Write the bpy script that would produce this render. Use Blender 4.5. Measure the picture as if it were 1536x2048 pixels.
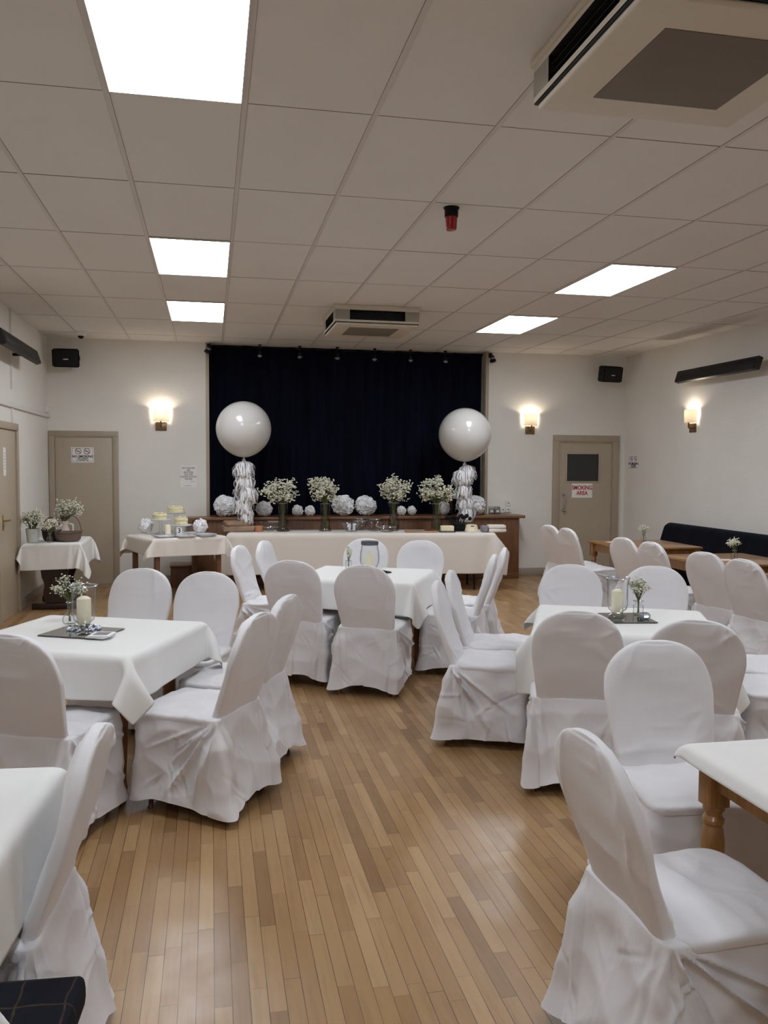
import bpy, bmesh, math, random, zlib, base64
import numpy as np
from mathutils import Vector, Matrix, noise
PI = math.pi
scene = bpy.context.scene
col = scene.collection
R = math.radians

# ---------------------------------------------------------------- helpers
def lin(c):
    out = []
    for v in c[:3]:
        v = v / 255.0
        out.append(v / 12.92 if v <= 0.04045 else ((v + 0.055) / 1.055) ** 2.4)
    return tuple(out) + (1.0,)

class NT:
    """small wrapper for building node trees"""
    def __init__(self, name):
        m = bpy.data.materials.new(name); m.use_nodes = True
        self.m = m; self.t = m.node_tree; self.n = self.t.nodes; self.n.clear()
        self.out = self.n.new('ShaderNodeOutputMaterial')
    def node(self, t, **kw):
        x = self.n.new(t)
        for k, v in kw.items():
            if k.startswith('i_'):
                x.inputs[int(k[2:])].default_value = v
            else: setattr(x, k, v)
        return x
    def link(self, a, b): self.t.links.new(a, b)
    def math(self, op, a, b=None, c=None):
        x = self.n.new('ShaderNodeMath'); x.operation = op
        for i, v in enumerate((a, b, c)):
            if v is None: continue
            if isinstance(v, (int, float)): x.inputs[i].default_value = v
            else: self.link(v, x.inputs[i])
        return x.outputs[0]
    def bsdf(self, color=None, rough=.6, metal=0, spec=.5, **kw):
        b = self.n.new('ShaderNodeBsdfPrincipled')
        if color is not None: b.inputs['Base Color'].default_value = color
        b.inputs['Roughness'].default_value = rough; b.inputs['Metallic'].default_value = metal
        b.inputs['Specular IOR Level'].default_value = spec
        for k, v in kw.items(): b.inputs[k.replace('_', ' ')].default_value = v
        self.link(b.outputs[0], self.out.inputs[0])
        return b
    def coords(self, kind='Object', scale=(1, 1, 1)):
        tc = self.n.new('ShaderNodeTexCoord'); mp = self.n.new('ShaderNodeMapping')
        mp.inputs['Scale'].default_value = scale
        self.link(tc.outputs[kind], mp.inputs[0]); return mp.outputs[0]
    def noise(self, vec, scale, detail=3, rough=.55, dim='3D'):
        x = self.n.new('ShaderNodeTexNoise'); x.noise_dimensions = dim
        x.inputs['Scale'].default_value = scale; x.inputs['Detail'].default_value = detail; x.inputs['Roughness'].default_value = rough
        self.link(vec, x.inputs['Vector']); return x
    def ramp(self, fac, stops):
        x = self.n.new('ShaderNodeValToRGB'); e = x.color_ramp.elements
        while len(e) < len(stops): e.new(.5)
        for i, (p, c) in enumerate(stops): e[i].position = p; e[i].color = c
        self.link(fac, x.inputs[0]); return x.outputs[0]
    def bump(self, h, strength, dist, b):
        x = self.n.new('ShaderNodeBump'); x.inputs['Strength'].default_value = strength; x.inputs['Distance'].default_value = dist
        self.link(h, x.inputs['Height']); self.link(x.outputs[0], b.inputs['Normal'])

def plain(name, rgb, rough=.6, metal=0, spec=.5, var=.06, nscale=9, bump=0, bscale=120, bdist=.002, **kw):
    """solid colour with a little natural noise variation and optional bump"""
    t = NT(name); c = lin(rgb); b = t.bsdf(c, rough, metal, spec, **kw)
    v = t.coords()
    if var:
        n = t.noise(v, nscale, 4)
        lo = tuple(x * (1 - var) for x in c[:3]) + (1,); hi = tuple(min(1, x * (1 + var)) for x in c[:3]) + (1,)
        t.link(t.ramp(n.outputs[0], [(.3, lo), (.7, hi)]), b.inputs['Base Color'])
    if bump:
        n = t.noise(v, bscale, 3); t.bump(n.outputs[0], bump, bdist, b)
    return t.m

def wood(name, a, bcol, rough=.4, axis=2, scale=1.0, coat=.15):
    t = NT(name); b = t.bsdf(None, rough, 0, .45); b.inputs['Coat Weight'].default_value = coat
    s = [14, 14, 14]; s[axis] = 1.1
    v = t.coords(scale=tuple(x * scale for x in s))
    n = t.noise(v, 3.2, 6, .62); n2 = t.noise(v, 14, 3, .6)
    f = t.math('ADD', t.math('MULTIPLY', n.outputs[0], .75), t.math('MULTIPLY', n2.outputs[0], .25))
    t.link(t.ramp(f, [(.33, lin(a)), (.66, lin(bcol))]), b.inputs['Base Color'])
    t.bump(n2.outputs[0], .12, .002, b)
    return t.m

def emit(name, rgb, strength):
    t = NT(name); e = t.n.new('ShaderNodeEmission'); e.inputs[0].default_value = rgb + (1,); e.inputs[1].default_value = strength
    t.link(e.outputs[0], t.out.inputs[0]); return t.m

def glass(name, tint=(.985, .99, .99), edge=(.42, .45, .46), gloss=.05):
    """thin-walled glass: clear in front, darker and more reflecting at grazing angles"""
    t = NT(name)
    lw = t.n.new('ShaderNodeLayerWeight'); lw.inputs[0].default_value = .5
    tr = t.n.new('ShaderNodeBsdfTransparent'); gl = t.n.new('ShaderNodeBsdfGlossy'); gl.inputs['Roughness'].default_value = .03
    mixc = t.ramp(lw.outputs['Facing'], [(.4, tint + (1,)), (.95, edge + (1,))])
    t.link(mixc, tr.inputs[0])
    mx = t.n.new('ShaderNodeMixShader')
    t.link(t.math('ADD', .05, t.math('MULTIPLY', t.math('POWER', lw.outputs['Facing'], 3.0), .6)), mx.inputs[0]); t.link(tr.outputs[0], mx.inputs[1]); t.link(gl.outputs[0], mx.inputs[2])
    t.link(mx.outputs[0], t.out.inputs[0]); return t.m

class MB:
    def __init__(self): self.bm = bmesh.new()
    def _f(self, vs, mi, smooth=True):
        try:
            f = self.bm.faces.new(vs); f.material_index = mi; f.smooth = smooth; return f
        except ValueError: return None
    def box(self, x0, x1, y0, y1, z0, z1, mi=0, M=None, bev=0, seg=2):
        cs = [(x, y, z) for z in (z0, z1) for y in (y0, y1) for x in (x0, x1)]
        vs = [self.bm.verts.new((M @ Vector(c)) if M is not None else c) for c in cs]
        fs = [self._f([vs[i] for i in q], mi) for q in ((0, 2, 3, 1), (4, 5, 7, 6), (0, 1, 5, 4), (2, 6, 7, 3), (0, 4, 6, 2), (1, 3, 7, 5))]
        if bev:
            es = list({e for f in fs for e in f.edges})
            r = bmesh.ops.bevel(self.bm, geom=es, offset=bev, segments=seg, affect='EDGES', profile=.5)
            for f in r['faces']: f.material_index = mi; f.smooth = True
        return self
    def lathe(self, prof, c=(0, 0, 0), seg=32, mi=0, M=None, capb=False, capt=False, a0=0, a1=2 * PI, jitter=None):
        full = abs(a1 - a0 - 2 * PI) < 1e-6; n = seg if full else seg + 1
        rings = []
        for j, (r, z) in enumerate(prof):
            ring = []
            for i in range(n):
                a = a0 + (a1 - a0) * i / seg
                p = Vector((c[0] + r * math.cos(a), c[1] + r * math.sin(a), c[2] + z))
                ring.append(self.bm.verts.new((M @ p) if M is not None else p))
            rings.append(ring)
        for j in range(len(rings) - 1):
            for i in range(seg):
                k = (i + 1) % n
                self._f([rings[j][i], rings[j][k], rings[j + 1][k], rings[j + 1][i]], mi)
        if capb: self._f(list(reversed(rings[0])), mi)
        if capt: self._f(rings[-1], mi)
        return self
    def tube(self, pts, r, seg=8, mi=0, caps=True):
        pts = [Vector(p) for p in pts]; rings = []
        rr = r if isinstance(r, (list, tuple)) else [r] * len(pts)
        prev = None
        for i, p in enumerate(pts):
            d = (pts[min(i + 1, len(pts) - 1)] - pts[max(i - 1, 0)]).normalized()
            if prev is None:
                up = Vector((0, 0, 1)) if abs(d.z) < .9 else Vector((1, 0, 0))
                x = d.cross(up).normalized()
            else: x = (prev - d * prev.dot(d)).normalized()
            prev = x; y = d.cross(x)
            rings.append([self.bm.verts.new(p + (x * math.cos(2 * PI * k / seg) + y * math.sin(2 * PI * k / seg)) * rr[i]) for k in range(seg)])
        for j in range(len(rings) - 1):
            for k in range(seg):
                q = (k + 1) % seg
                self._f([rings[j][k], rings[j][q], rings[j + 1][q], rings[j + 1][k]], mi)
        if caps: self._f(list(reversed(rings[0])), mi); self._f(rings[-1], mi)
        return self
    def sphere(self, c, r, seg=12, rings=8, mi=0, sc=(1, 1, 1), M=None):
        prof = [(max(r * math.sin(PI * j / rings), 1e-4), -r * math.cos(PI * j / rings)) for j in range(rings + 1)]
        T = Matrix.Translation(c) @ Matrix.Diagonal((*sc, 1))
        if M is not None: T = M @ T
        return self.lathe(prof, seg=seg, mi=mi, M=T)
    def ico(self, c, r, mi=0, sub=1):
        res = bmesh.ops.create_icosphere(self.bm, subdivisions=sub, radius=r, matrix=Matrix.Translation(c))
        for v in res['verts']:
            for f in v.link_faces: f.material_index = mi; f.smooth = True
        return self
    def grid(self, P, mi=0, closed_u=False, flip=False):
        """P[j][i] points"""
        V = [[self.bm.verts.new(p) for p in row] for row in P]; n = len(V[0])
        for j in range(len(V) - 1):
            for i in range(n if closed_u else n - 1):
                k = (i + 1) % n
                q = [V[j][i], V[j][k], V[j + 1][k], V[j + 1][i]]
                self._f(q[::-1] if flip else q, mi)
        return V
    def prism(self, outline, z0, z1, mi=0, M=None, bev=0):
        T = (lambda p: M @ Vector(p)) if M is not None else (lambda p: p)
        a = [self.bm.verts.new(T((x, y, z0))) for x, y in outline]; b = [self.bm.verts.new(T((x, y, z1))) for x, y in outline]
        n = len(a); fs = [self._f(a[::-1], mi), self._f(b, mi)]
        for i in range(n): fs.append(self._f([a[i], a[(i + 1) % n], b[(i + 1) % n], b[i]], mi))
        if bev:
            es = list({e for f in fs[:2] for e in f.edges})
            r = bmesh.ops.bevel(self.bm, geom=es, offset=bev, segments=2, affect='EDGES')
            for f in r['faces']: f.material_index = mi; f.smooth = True
        return self
    def build(self, name, mats, parent=None, loc=(0, 0, 0), rot=(0, 0, 0), sharp=32, solid=0):
        bmesh.ops.recalc_face_normals(self.bm, faces=self.bm.faces[:])
        me = bpy.data.meshes.new(name); self.bm.to_mesh(me); self.bm.free()
        for m in (mats if isinstance(mats, (list, tuple)) else [mats]): me.materials.append(m)
        if sharp: me.set_sharp_from_angle(angle=R(sharp))
        o = bpy.data.objects.new(name, me); col.objects.link(o)
        o.location = loc; o.rotation_euler = rot
        if parent: o.parent = parent
        if solid:
            s = o.modifiers.new('thickness', 'SOLIDIFY'); s.thickness = solid; s.offset = -1
        return o

def tag(o, label=None, cat=None, group=None, kind=None):
    for k, v in (('label', label), ('category', cat), ('group', group), ('kind', kind)):
        if v: o[k] = v
    return o
def thing(name, label, cat, loc=(0, 0, 0), rz=0, group=None, kind=None):
    o = bpy.data.objects.new(name, None); col.objects.link(o); o.empty_display_size = .1
    o.location = loc; o.rotation_euler = (0, 0, rz)
    return tag(o, label, cat, group, kind)
def copy_tree(o, parent=None):
    c = o.copy(); col.objects.link(c)
    if parent: c.parent = parent
    for ch in [x for x in bpy.data.objects if x.parent == o]: copy_tree(ch, c)
    return c
def text_mesh(name, body, size, mat, parent, loc, rot, bold=0, align='CENTER', ext=.0008, xs=1.0):
    cu = bpy.data.curves.new(name, 'FONT'); cu.body = body; cu.size = size; cu.align_x = align; cu.align_y = 'CENTER'
    cu.extrude = ext; cu.offset = bold; cu.resolution_u = 4; cu.space_line = .95
    tmp = bpy.data.objects.new('lettering_tmp', cu); col.objects.link(tmp)
    dg = bpy.context.evaluated_depsgraph_get(); dg.update()
    me = bpy.data.meshes.new_from_object(tmp.evaluated_get(dg))
    bpy.data.objects.remove(tmp); bpy.data.curves.remove(cu)
    me.materials.clear(); me.materials.append(mat)
    o = bpy.data.objects.new(name, me); col.objects.link(o); o.location = loc; o.rotation_euler = rot; o.scale = (xs, 1, 1)
    if parent: o.parent = parent
    return o

def decode(key): return SHAPES[key]
EXPOSURE = 0.58
# ---------------------------------------------------------------- cloth settling: every tablecloth and chair skirt is draped by the cloth solver
SHAPES = {}
def run_sim(o, frames, after=None):
    scene.frame_start = 1; scene.frame_end = frames
    for f in range(1, frames + 1):
        if after: after(f)
        scene.frame_set(f)
    dg = bpy.context.evaluated_depsgraph_get(); me = o.evaluated_get(dg).to_mesh()
    return np.array([v.co[:] for v in me.vertices])
def clear_sim():
    for o in list(bpy.data.objects): bpy.data.objects.remove(o, do_unlink=True)
    for m in list(bpy.data.meshes): bpy.data.meshes.remove(m)
    scene.frame_set(1)
def collider(o, fr=5, th=.005):
    o.modifiers.new('collision', 'COLLISION'); o.collision.thickness_outer = th; o.collision.cloth_friction = fr
def drape_cloth(key, w, d, ow, od, n, frames=70, rot=0, dx=0, dy=0, h=.7):
    bm = bmesh.new(); bmesh.ops.create_cube(bm, size=1, matrix=Matrix.Translation((0, 0, h / 2)) @ Matrix.Diagonal((w, d, h, 1)))
    me = bpy.data.meshes.new('block'); bm.to_mesh(me); bm.free(); t = bpy.data.objects.new('block', me); col.objects.link(t)
    b = t.modifiers.new('bevel', 'BEVEL'); b.width = .012; b.segments = 3; collider(t, 20, .006)
    W, D = w + 2 * ow, d + 2 * od; nx = n; ny = max(8, int(round(n * D / W))); rnd = random.Random(sum(map(ord, key))); c, s = math.cos(rot), math.sin(rot)
    V = []
    for j in range(ny):
        for i in range(nx):
            x, y = (i / (nx - 1) - .5) * W, (j / (ny - 1) - .5) * D; V.append((dx + x * c - y * s, dy + x * s + y * c, h + .0075 + rnd.uniform(0, .0006)))
    F = [(j * nx + i, j * nx + i + 1, (j + 1) * nx + i + 1, (j + 1) * nx + i) for j in range(ny - 1) for i in range(nx - 1)]
    me = bpy.data.meshes.new('sheet'); me.from_pydata(V, [], F); o = bpy.data.objects.new('sheet', me); col.objects.link(o)
    vg = o.vertex_groups.new(name='pin'); vg.add([i for i, v in enumerate(V) if abs(v[0]) < w / 2 - .035 and abs(v[1]) < d / 2 - .035], 1, 'REPLACE')
    m = o.modifiers.new('cloth', 'CLOTH'); q = m.settings; q.vertex_group_mass = 'pin'
    q.quality = 8; q.mass = .25; q.tension_stiffness = 20; q.compression_stiffness = 20; q.shear_stiffness = 6; q.bending_stiffness = .6; q.air_damping = 3; q.tension_damping = 15; q.compression_damping = 15
    m.collision_settings.distance_min = .005; m.collision_settings.collision_quality = 4; m.collision_settings.use_self_collision = True; m.collision_settings.self_distance_min = .006
    m.point_cache.frame_end = frames
    P = run_sim(o, frames); P[:, 2] -= h; SHAPES[key] = P.reshape(ny, nx, 3); clear_sim()
drape_cloth('square_a', .95, .87, .22, .22, 44, rot=.02)
drape_cloth('square_b', .95, .87, .25, .23, 44, rot=-.04, dx=.01)
drape_cloth('square_c', .95, .87, .20, .25, 44, rot=.02, dx=.08, dy=-.08)
drape_cloth('near_right', .95, .87, .045, .045, 30, 40)
drape_cloth('near_left', .95, .87, .25, .25, 44, rot=.0, dy=-.17)
drape_cloth('corner', .60, .86, .23, .25, 40, rot=.02, dx=.06, dy=-.04)
drape_cloth('cake', .92, .80, .20, .22, 40, rot=-.03)
drape_cloth('buffet', 3.42, .58, .24, .31, 84, 80, dy=-.22)
NS, NTT = 132, 26
def skirt_loop():
    hx, y0, y1, r = .222, -.236, .205, .04; pts = []
    def seg(a, b, n):
        for i in range(n): t = i / n; pts.append((a[0] + (b[0] - a[0]) * t, a[1] + (b[1] - a[1]) * t))
    def arc(cx, cy, a0, n):
        for i in range(n): a = a0 + PI / 2 * i / n; pts.append((cx + r * math.cos(a), cy + r * math.sin(a)))
    seg((0, y0), (hx - r, y0), 400); arc(hx - r, y0 + r, -PI / 2, 140); seg((hx, y0 + r), (hx, y1 - r), 800); arc(hx - r, y1 - r, 0, 140)
    seg((hx - r, y1), (-hx + r, y1), 800); arc(-hx + r, y1 - r, PI / 2, 140); seg((-hx, y1 - r), (-hx, y0 + r), 800); arc(-hx + r, y0 + r, PI, 140); seg((-hx + r, y0), (0, y0), 400)
    pts = np.array(pts); return pts, np.r_[0, np.cumsum(np.hypot(*np.diff(np.vstack([pts, pts[:1]]), axis=0).T))]
def drape_skirt(key, seed):
    """chair cover skirt before creasing: flared panels with a fan of pleats below each rear corner"""
    rnd = random.Random(seed); pts, d = skirt_loop(); L = d[-1]; s1 = .212; s2 = L - s1; f1 = s1 + .44; f2 = L - f1
    ph = [rnd.uniform(0, 6.28) for _ in range(8)]; am = [rnd.uniform(.6, 1.3) for _ in range(8)]
    ss = np.linspace(0, L, 4000, endpoint=False); dens = 1 + 2.2 * np.exp(-((ss - s1) / .05) ** 2) + 2.2 * np.exp(-((ss - s2) / .05) ** 2); cdf = np.cumsum(dens); cdf /= cdf[-1]
    S = np.interp((np.arange(NS) + .5) / NS, cdf, ss); V = np.zeros((NTT, NS, 3))
    for k, s in enumerate(S):
        i = int(np.searchsorted(d, s)) % len(pts); p = pts[i]; a = pts[(i - 3) % len(pts)]; b = pts[(i + 3) % len(pts)]; tg = b - a; n = np.array([tg[1], -tg[0]]); n /= np.hypot(*n)
        near1 = s < L / 2; x = (s - s1) if near1 else (s2 - s); A = am[0] if near1 else am[1]; F = ph[0] if near1 else ph[1]
        g = math.exp(-(x / .06) ** 2); xf = (s - f1) if near1 else (f2 - s); gf = math.exp(-(xf / .08) ** 2)
        rear = math.exp(-((s if near1 else L - s) / .17) ** 4)
        for j in range(NTT):
            t = j / (NTT - 1)
            fold = g * (t ** .8) * .030 * A * math.cos(x / .030 * PI / (.55 + .75 * t) + .6 * math.sin(F))
            off = t * (.018 + .062 * g * (.7 + .3 * A) + .012 * gf + .05 * rear) + fold + t * (.007 * am[2] * math.sin(s * 13 + ph[2]) + .004 * math.sin(s * 29 + ph[3]) * (1 - g)) - .010 * math.sin(PI * t) * (1 - g) * am[4]
            V[j, k] = (p[0] + n[0] * off, p[1] + n[1] * off, .455 - t * (.4263 + .012 * math.sin(s * 9 + ph[5]) - .018 * (1 - gf) * (1 - g)))
    SHAPES[key] = V
for key, seed in (('skirt_a', 3), ('skirt_b', 11), ('skirt_c', 27), ('skirt_d', 42)): drape_skirt(key, seed)

# ---------------------------------------------------------------- measurements (metres; photographer stands at x=0, y=0)
XL, XR, YB, YF, ZC = -2.081, 6.083, 11.661, -4.6, 3.248
EYE = 1.623
def cell(c, r): return -.441 + .6 * c, 3.940 + 1.2 * r

# ---------------------------------------------------------------- materials
def floor_mat():
    t = NT('maple_strip_floor'); b = t.bsdf(None, .34, 0, .5); b.inputs['Coat Weight'].default_value = .1; b.inputs['Coat Roughness'].default_value = .28
    tc = t.n.new('ShaderNodeTexCoord'); sx = t.n.new('ShaderNodeSeparateXYZ'); t.link(tc.outputs['Object'], sx.inputs[0])
    W, L = .0535, 1.05
    u = t.math('DIVIDE', sx.outputs[0], W); row = t.math('FLOOR', u); fu = t.math('FRACT', u)
    wn = t.n.new('ShaderNodeTexWhiteNoise'); wn.noise_dimensions = '1D'; t.link(row, wn.inputs['W'])
    v = t.math('ADD', t.math('DIVIDE', sx.outputs[1], L), t.math('MULTIPLY', wn.outputs[0], 9.7)); cid = t.math('FLOOR', v); fv = t.math('FRACT', v)
    # second, shorter cut inside some boards
    cb = t.n.new('ShaderNodeCombineXYZ'); t.link(row, cb.inputs[0]); t.link(cid, cb.inputs[1])
    w0 = t.n.new('ShaderNodeTexWhiteNoise'); w0.noise_dimensions = '2D'; t.link(cb.outputs[0], w0.inputs['Vector'])
    cut = t.math('ADD', t.math('MULTIPLY', w0.outputs[0], .5), .3)
    half = t.math('GREATER_THAN', fv, cut)
    cb2 = t.n.new('ShaderNodeCombineXYZ'); t.link(row, cb2.inputs[0]); t.link(cid, cb2.inputs[1]); t.link(half, cb2.inputs[2])
    w2 = t.n.new('ShaderNodeTexWhiteNoise'); w2.noise_dimensions = '3D'; t.link(cb2.outputs[0], w2.inputs['Vector'])
    tone = t.ramp(w2.outputs[0], [(0, lin((136, 104, 68))), (.12, lin((153, 118, 79))), (.5, lin((163, 128, 87))), (.88, lin((171, 137, 95))), (1, lin((180, 147, 106)))])
    # grain, shifted for every board
    ad = t.n.new('ShaderNodeVectorMath'); ad.operation = 'MULTIPLY_ADD'; t.link(tc.outputs['Object'], ad.inputs[0]); ad.inputs[1].default_value = (38, 2.6, 1); t.link(w2.outputs[1], ad.inputs[2])
    ad2 = t.n.new('ShaderNodeVectorMath'); ad2.operation = 'MULTIPLY_ADD'; t.link(w2.outputs[1], ad2.inputs[0]); ad2.inputs[1].default_value = (40, 40, 40); t.link(ad.outputs[0], ad2.inputs[2])
    g = t.noise(ad2.outputs[0], 1.0, 5, .6)
    cl = t.noise(tc.outputs['Object'], 2.1, 4, .6)
    gf = t.math('ADD', t.math('MULTIPLY', g.outputs[0], .6), t.math('MULTIPLY', cl.outputs[0], .4))
    mul = t.ramp(gf, [(.28, (.72, .68, .63, 1)), (.5, (.97, .96, .95, 1)), (.72, (1.0, 1.0, 1.0, 1))])
    m1 = t.n.new('ShaderNodeMix'); m1.data_type = 'RGBA'; m1.blend_type = 'MULTIPLY'; m1.inputs[0].default_value = 1
    t.link(tone, m1.inputs[6]); t.link(mul, m1.inputs[7])
    # joints
    e = t.math('MULTIPLY', t.math('MINIMUM', fu, t.math('SUBTRACT', 1.0, fu)), W)
    e2 = t.math('MULTIPLY', t.math('MINIMUM', fv, t.math('ABSOLUTE', t.math('SUBTRACT', fv, cut))), L)
    jn = t.noise(tc.outputs['Object'], 3.3, 2)
    wj = t.math('MULTIPLY', jn.outputs[0], .0023)
    gap = t.math('MAXIMUM', t.math('LESS_THAN', e, wj), t.math('LESS_THAN', e2, t.math('MULTIPLY', wj, .8)))
    m2 = t.n.new('ShaderNodeMix'); m2.data_type = 'RGBA'; t.link(t.math('MULTIPLY', gap, .82), m2.inputs[0]); t.link(m1.outputs[2], m2.inputs[6]); m2.inputs[7].default_value = lin((62, 42, 26))
    t.link(m2.outputs[2], b.inputs['Base Color'])
    rn = t.noise(tc.outputs['Object'], 4.0, 4, .65)
    t.link(t.ramp(rn.outputs[0], [(.3, (.27, .27, .27, 1)), (.7, (.44, .44, .44, 1))]), b.inputs['Roughness'])
    hh = t.math('SUBTRACT', t.math('MULTIPLY', w2.outputs[0], .15), gap)
    t.bump(hh, .25, .0015, b)
    return t.m
def wall_mat(name, rgb):
    t = NT(name); b = t.bsdf(lin(rgb), .52, 0, .4)
    v = t.coords(scale=(7, 7, 34)); n = t.noise(v, 1.4, 4, .6); v2 = t.coords(); n2 = t.noise(v2, 75, 2); n3 = t.noise(v2, 1.3, 3)
    f = t.math('ADD', n.outputs[0], t.math('MULTIPLY', n2.outputs[0], .5)); t.bump(f, .35, .004, b)
    c = lin(rgb); lo = tuple(x * .95 for x in c[:3]) + (1,)
    t.link(t.ramp(n3.outputs[0], [(.35, lo), (.65, c)]), b.inputs['Base Color'])
    return t.m
def cloth_mat(name, rgb, sheen=.1, weave=900, rough=.75, crumple=.0, cscale=14):
    t = NT(name); b = t.bsdf(lin(rgb), rough, 0, .3); b.inputs['Sheen Weight'].default_value = sheen
    v = t.coords(); n = t.noise(v, weave, 1)
    h = t.math('MULTIPLY', n.outputs[0], .06)
    if crumple:
        x = t.n.new('ShaderNodeTexVoronoi'); x.feature = 'DISTANCE_TO_EDGE'; x.inputs['Scale'].default_value = cscale
        nn = t.noise(v, 5, 3); ad = t.n.new('ShaderNodeVectorMath'); ad.operation = 'MULTIPLY_ADD'
        t.link(nn.outputs[1], ad.inputs[0]); ad.inputs[1].default_value = (.35, .35, .35); t.link(v, ad.inputs[2]); t.link(ad.outputs[0], x.inputs['Vector'])
        n2 = t.noise(v, 9, 4, .6)
        h = t.math('ADD', h, t.math('ADD', t.math('MULTIPLY', x.outputs[0], crumple), t.math('MULTIPLY', n2.outputs[0], crumple * 1.1)))
    t.bump(h, .55, .012, b)
    return t.m
def tissue_mat():
    t = NT('white_tissue_paper'); d = t.n.new('ShaderNodeBsdfDiffuse'); d.inputs[0].default_value = lin((248, 247, 248)); tr = t.n.new('ShaderNodeBsdfTranslucent'); tr.inputs[0].default_value = lin((245, 244, 245))
    m = t.n.new('ShaderNodeMixShader'); m.inputs[0].default_value = .06; t.link(d.outputs[0], m.inputs[1]); t.link(tr.outputs[0], m.inputs[2]); t.link(m.outputs[0], t.out.inputs[0]); return t.m
M = {}
M['floor'] = floor_mat()
M['wall'] = wall_mat('white_painted_plaster', (232, 228, 221))
M['ceiling'] = plain('ceiling_tile', (221, 217, 212), .85, var=.015, nscale=2, bump=.12, bscale=260, bdist=.002, spec=.2)
M['tbar'] = plain('ceiling_tee_bar', (205, 199, 192), .5, var=.02)
M['joint'] = plain('ceiling_joint_shadow_gap', (104, 96, 88), .9, var=.2, nscale=14)
M['beige'] = plain('beige_gloss_paint', (176, 163, 143), .42, var=.03, nscale=3, bump=.08, bscale=40)
M['beige_dark'] = plain('beige_frame_paint', (168, 154, 135), .42, var=.04, nscale=5)
M['skirting'] = plain('grey_beige_skirting_paint', (163, 152, 138), .45, var=.05)
M['white_plastic'] = plain('white_plastic', (226, 224, 219), .4, var=.02)
M['black'] = plain('black_plastic', (11, 11, 12), .6, var=.1, bump=.1, bscale=200, spec=.22)
M['black_metal'] = plain('black_painted_metal', (14, 13, 13), .5, var=.1, spec=.3)
M['heater'] = plain('dark_brown_heater_body', (26, 22, 20), .5, var=.1)
M['dark_glass'] = plain('dark_wired_glass', (40, 42, 40), .18, var=.08, nscale=2)
M['chrome'] = plain('chrome', (205, 205, 205), .14, 1, var=0)
M['steel'] = plain('brushed_steel', (150, 150, 148), .35, 1, var=.05)
M['bronze'] = plain('antique_bronze', (136, 112, 84), .32, .85, var=.1)
M['brass'] = plain('brass', (190, 150, 72), .28, 1, var=.08)
M['red_lens'] = plain('red_beacon_lens', (150, 18, 20), .18, var=.05)
M['paper'] = plain('white_paper', (236, 233, 230), .7, var=.01)
M['ink'] = plain('black_ink', (38, 34, 36), .7, var=0)
M['red_ink'] = plain('red_ink', (176, 34, 38), .6, var=0)
M['maroon_ink'] = plain('maroon_ink', (96, 48, 52), .7, var=0)
M['ac_shell'] = plain('cream_air_conditioner_shell', (206, 197, 181), .45, var=.03, nscale=3)
M['ac_grey'] = plain('grey_air_conditioner_trim', (150, 144, 132), .5, var=.03)
M['ac_dark'] = plain('dark_louvre_void', (24, 22, 22), .6, var=.1)
M['ac_grille'] = plain('dark_intake_grille', (116, 107, 95), .7, var=.04, bump=.5, bscale=420, bdist=.004)
M['stage_wood'] = wood('stage_panel_wood', (94, 62, 42), (128, 88, 60), .42, axis=2)
M['ledge_wood'] = wood('stage_ledge_wood', (112, 76, 52), (146, 104, 74), .38, axis=0)
M['table_wood'] = wood('orange_pine_table_wood', (116, 77, 38), (156, 109, 60), .33, axis=2, coat=.25)
M['top_wood'] = wood('orange_pine_top_wood', (132, 90, 48), (170, 123, 72), .3, axis=1, coat=.3)
M['dark_wood'] = wood('dark_mahogany', (32, 17, 13), (54, 30, 22), .4, axis=2)
M['foot'] = plain('brown_chair_leg', (92, 52, 28), .4, var=.15)
M['chair_cloth'] = cloth_mat('white_polyester_chair_cover', (226, 224, 226), .15, 700, .62, .10, 9)
def crumpled_cloth(name, rgb):
    t = NT(name); b = t.bsdf(lin(rgb), .58, 0, .32); b.inputs['Sheen Weight'].default_value = .12
    v = t.coords(); nn = t.noise(v, 6, 3); h = None
    for sc_, w_, st in ((3.4, .6, (1, 1, .55)), (6.5, .38, (1, 1, .75))):
        mp = t.n.new('ShaderNodeMapping'); mp.inputs['Scale'].default_value = st; mp.inputs['Rotation'].default_value = (.5 * w_, .9 * w_, 1.3 * w_); t.link(v, mp.inputs[0])
        ad = t.n.new('ShaderNodeVectorMath'); ad.operation = 'MULTIPLY_ADD'; t.link(nn.outputs[1], ad.inputs[0]); ad.inputs[1].default_value = (.05, .05, .05); t.link(mp.outputs[0], ad.inputs[2])
        x = t.n.new('ShaderNodeTexVoronoi'); x.feature = 'F1'; x.inputs['Scale'].default_value = sc_; t.link(ad.outputs[0], x.inputs['Vector'])
        k = t.math('MULTIPLY', x.outputs[0], w_); h = k if h is None else t.math('ADD', h, k)
    wv = t.noise(v, 800, 1); h = t.math('ADD', h, t.math('MULTIPLY', wv.outputs[0], .03))
    t.bump(h, .75, .05, b)
    return t.m
M['skirt_cloth'] = crumpled_cloth('creased_polyester_chair_cover', (226, 224, 226))
M['table_cloth'] = cloth_mat('white_cotton_tablecloth', (232, 231, 228), .08, 900, .8, .035, 6)
M['cream_cloth'] = cloth_mat('cream_damask_tablecloth', (224, 217, 209), .1, 900, .75, .07, 8)
M['candle'] = plain('ivory_candle_wax', (243, 234, 208), .5, var=.02, Subsurface_Weight=.25, Subsurface_Radius=(.02, .012, .006))
M['wick'] = plain('burnt_wick', (40, 34, 30), .9, var=0)
M['glass'] = glass('clear_glass', (.96, .97, .97))
M['glass_vase'] = glass('greenish_vase_glass', (.66, .66, .58), (.24, .26, .22))
M['mirror'] = plain('mirror_tile', (200, 205, 204), .03, 1, var=0)
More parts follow.
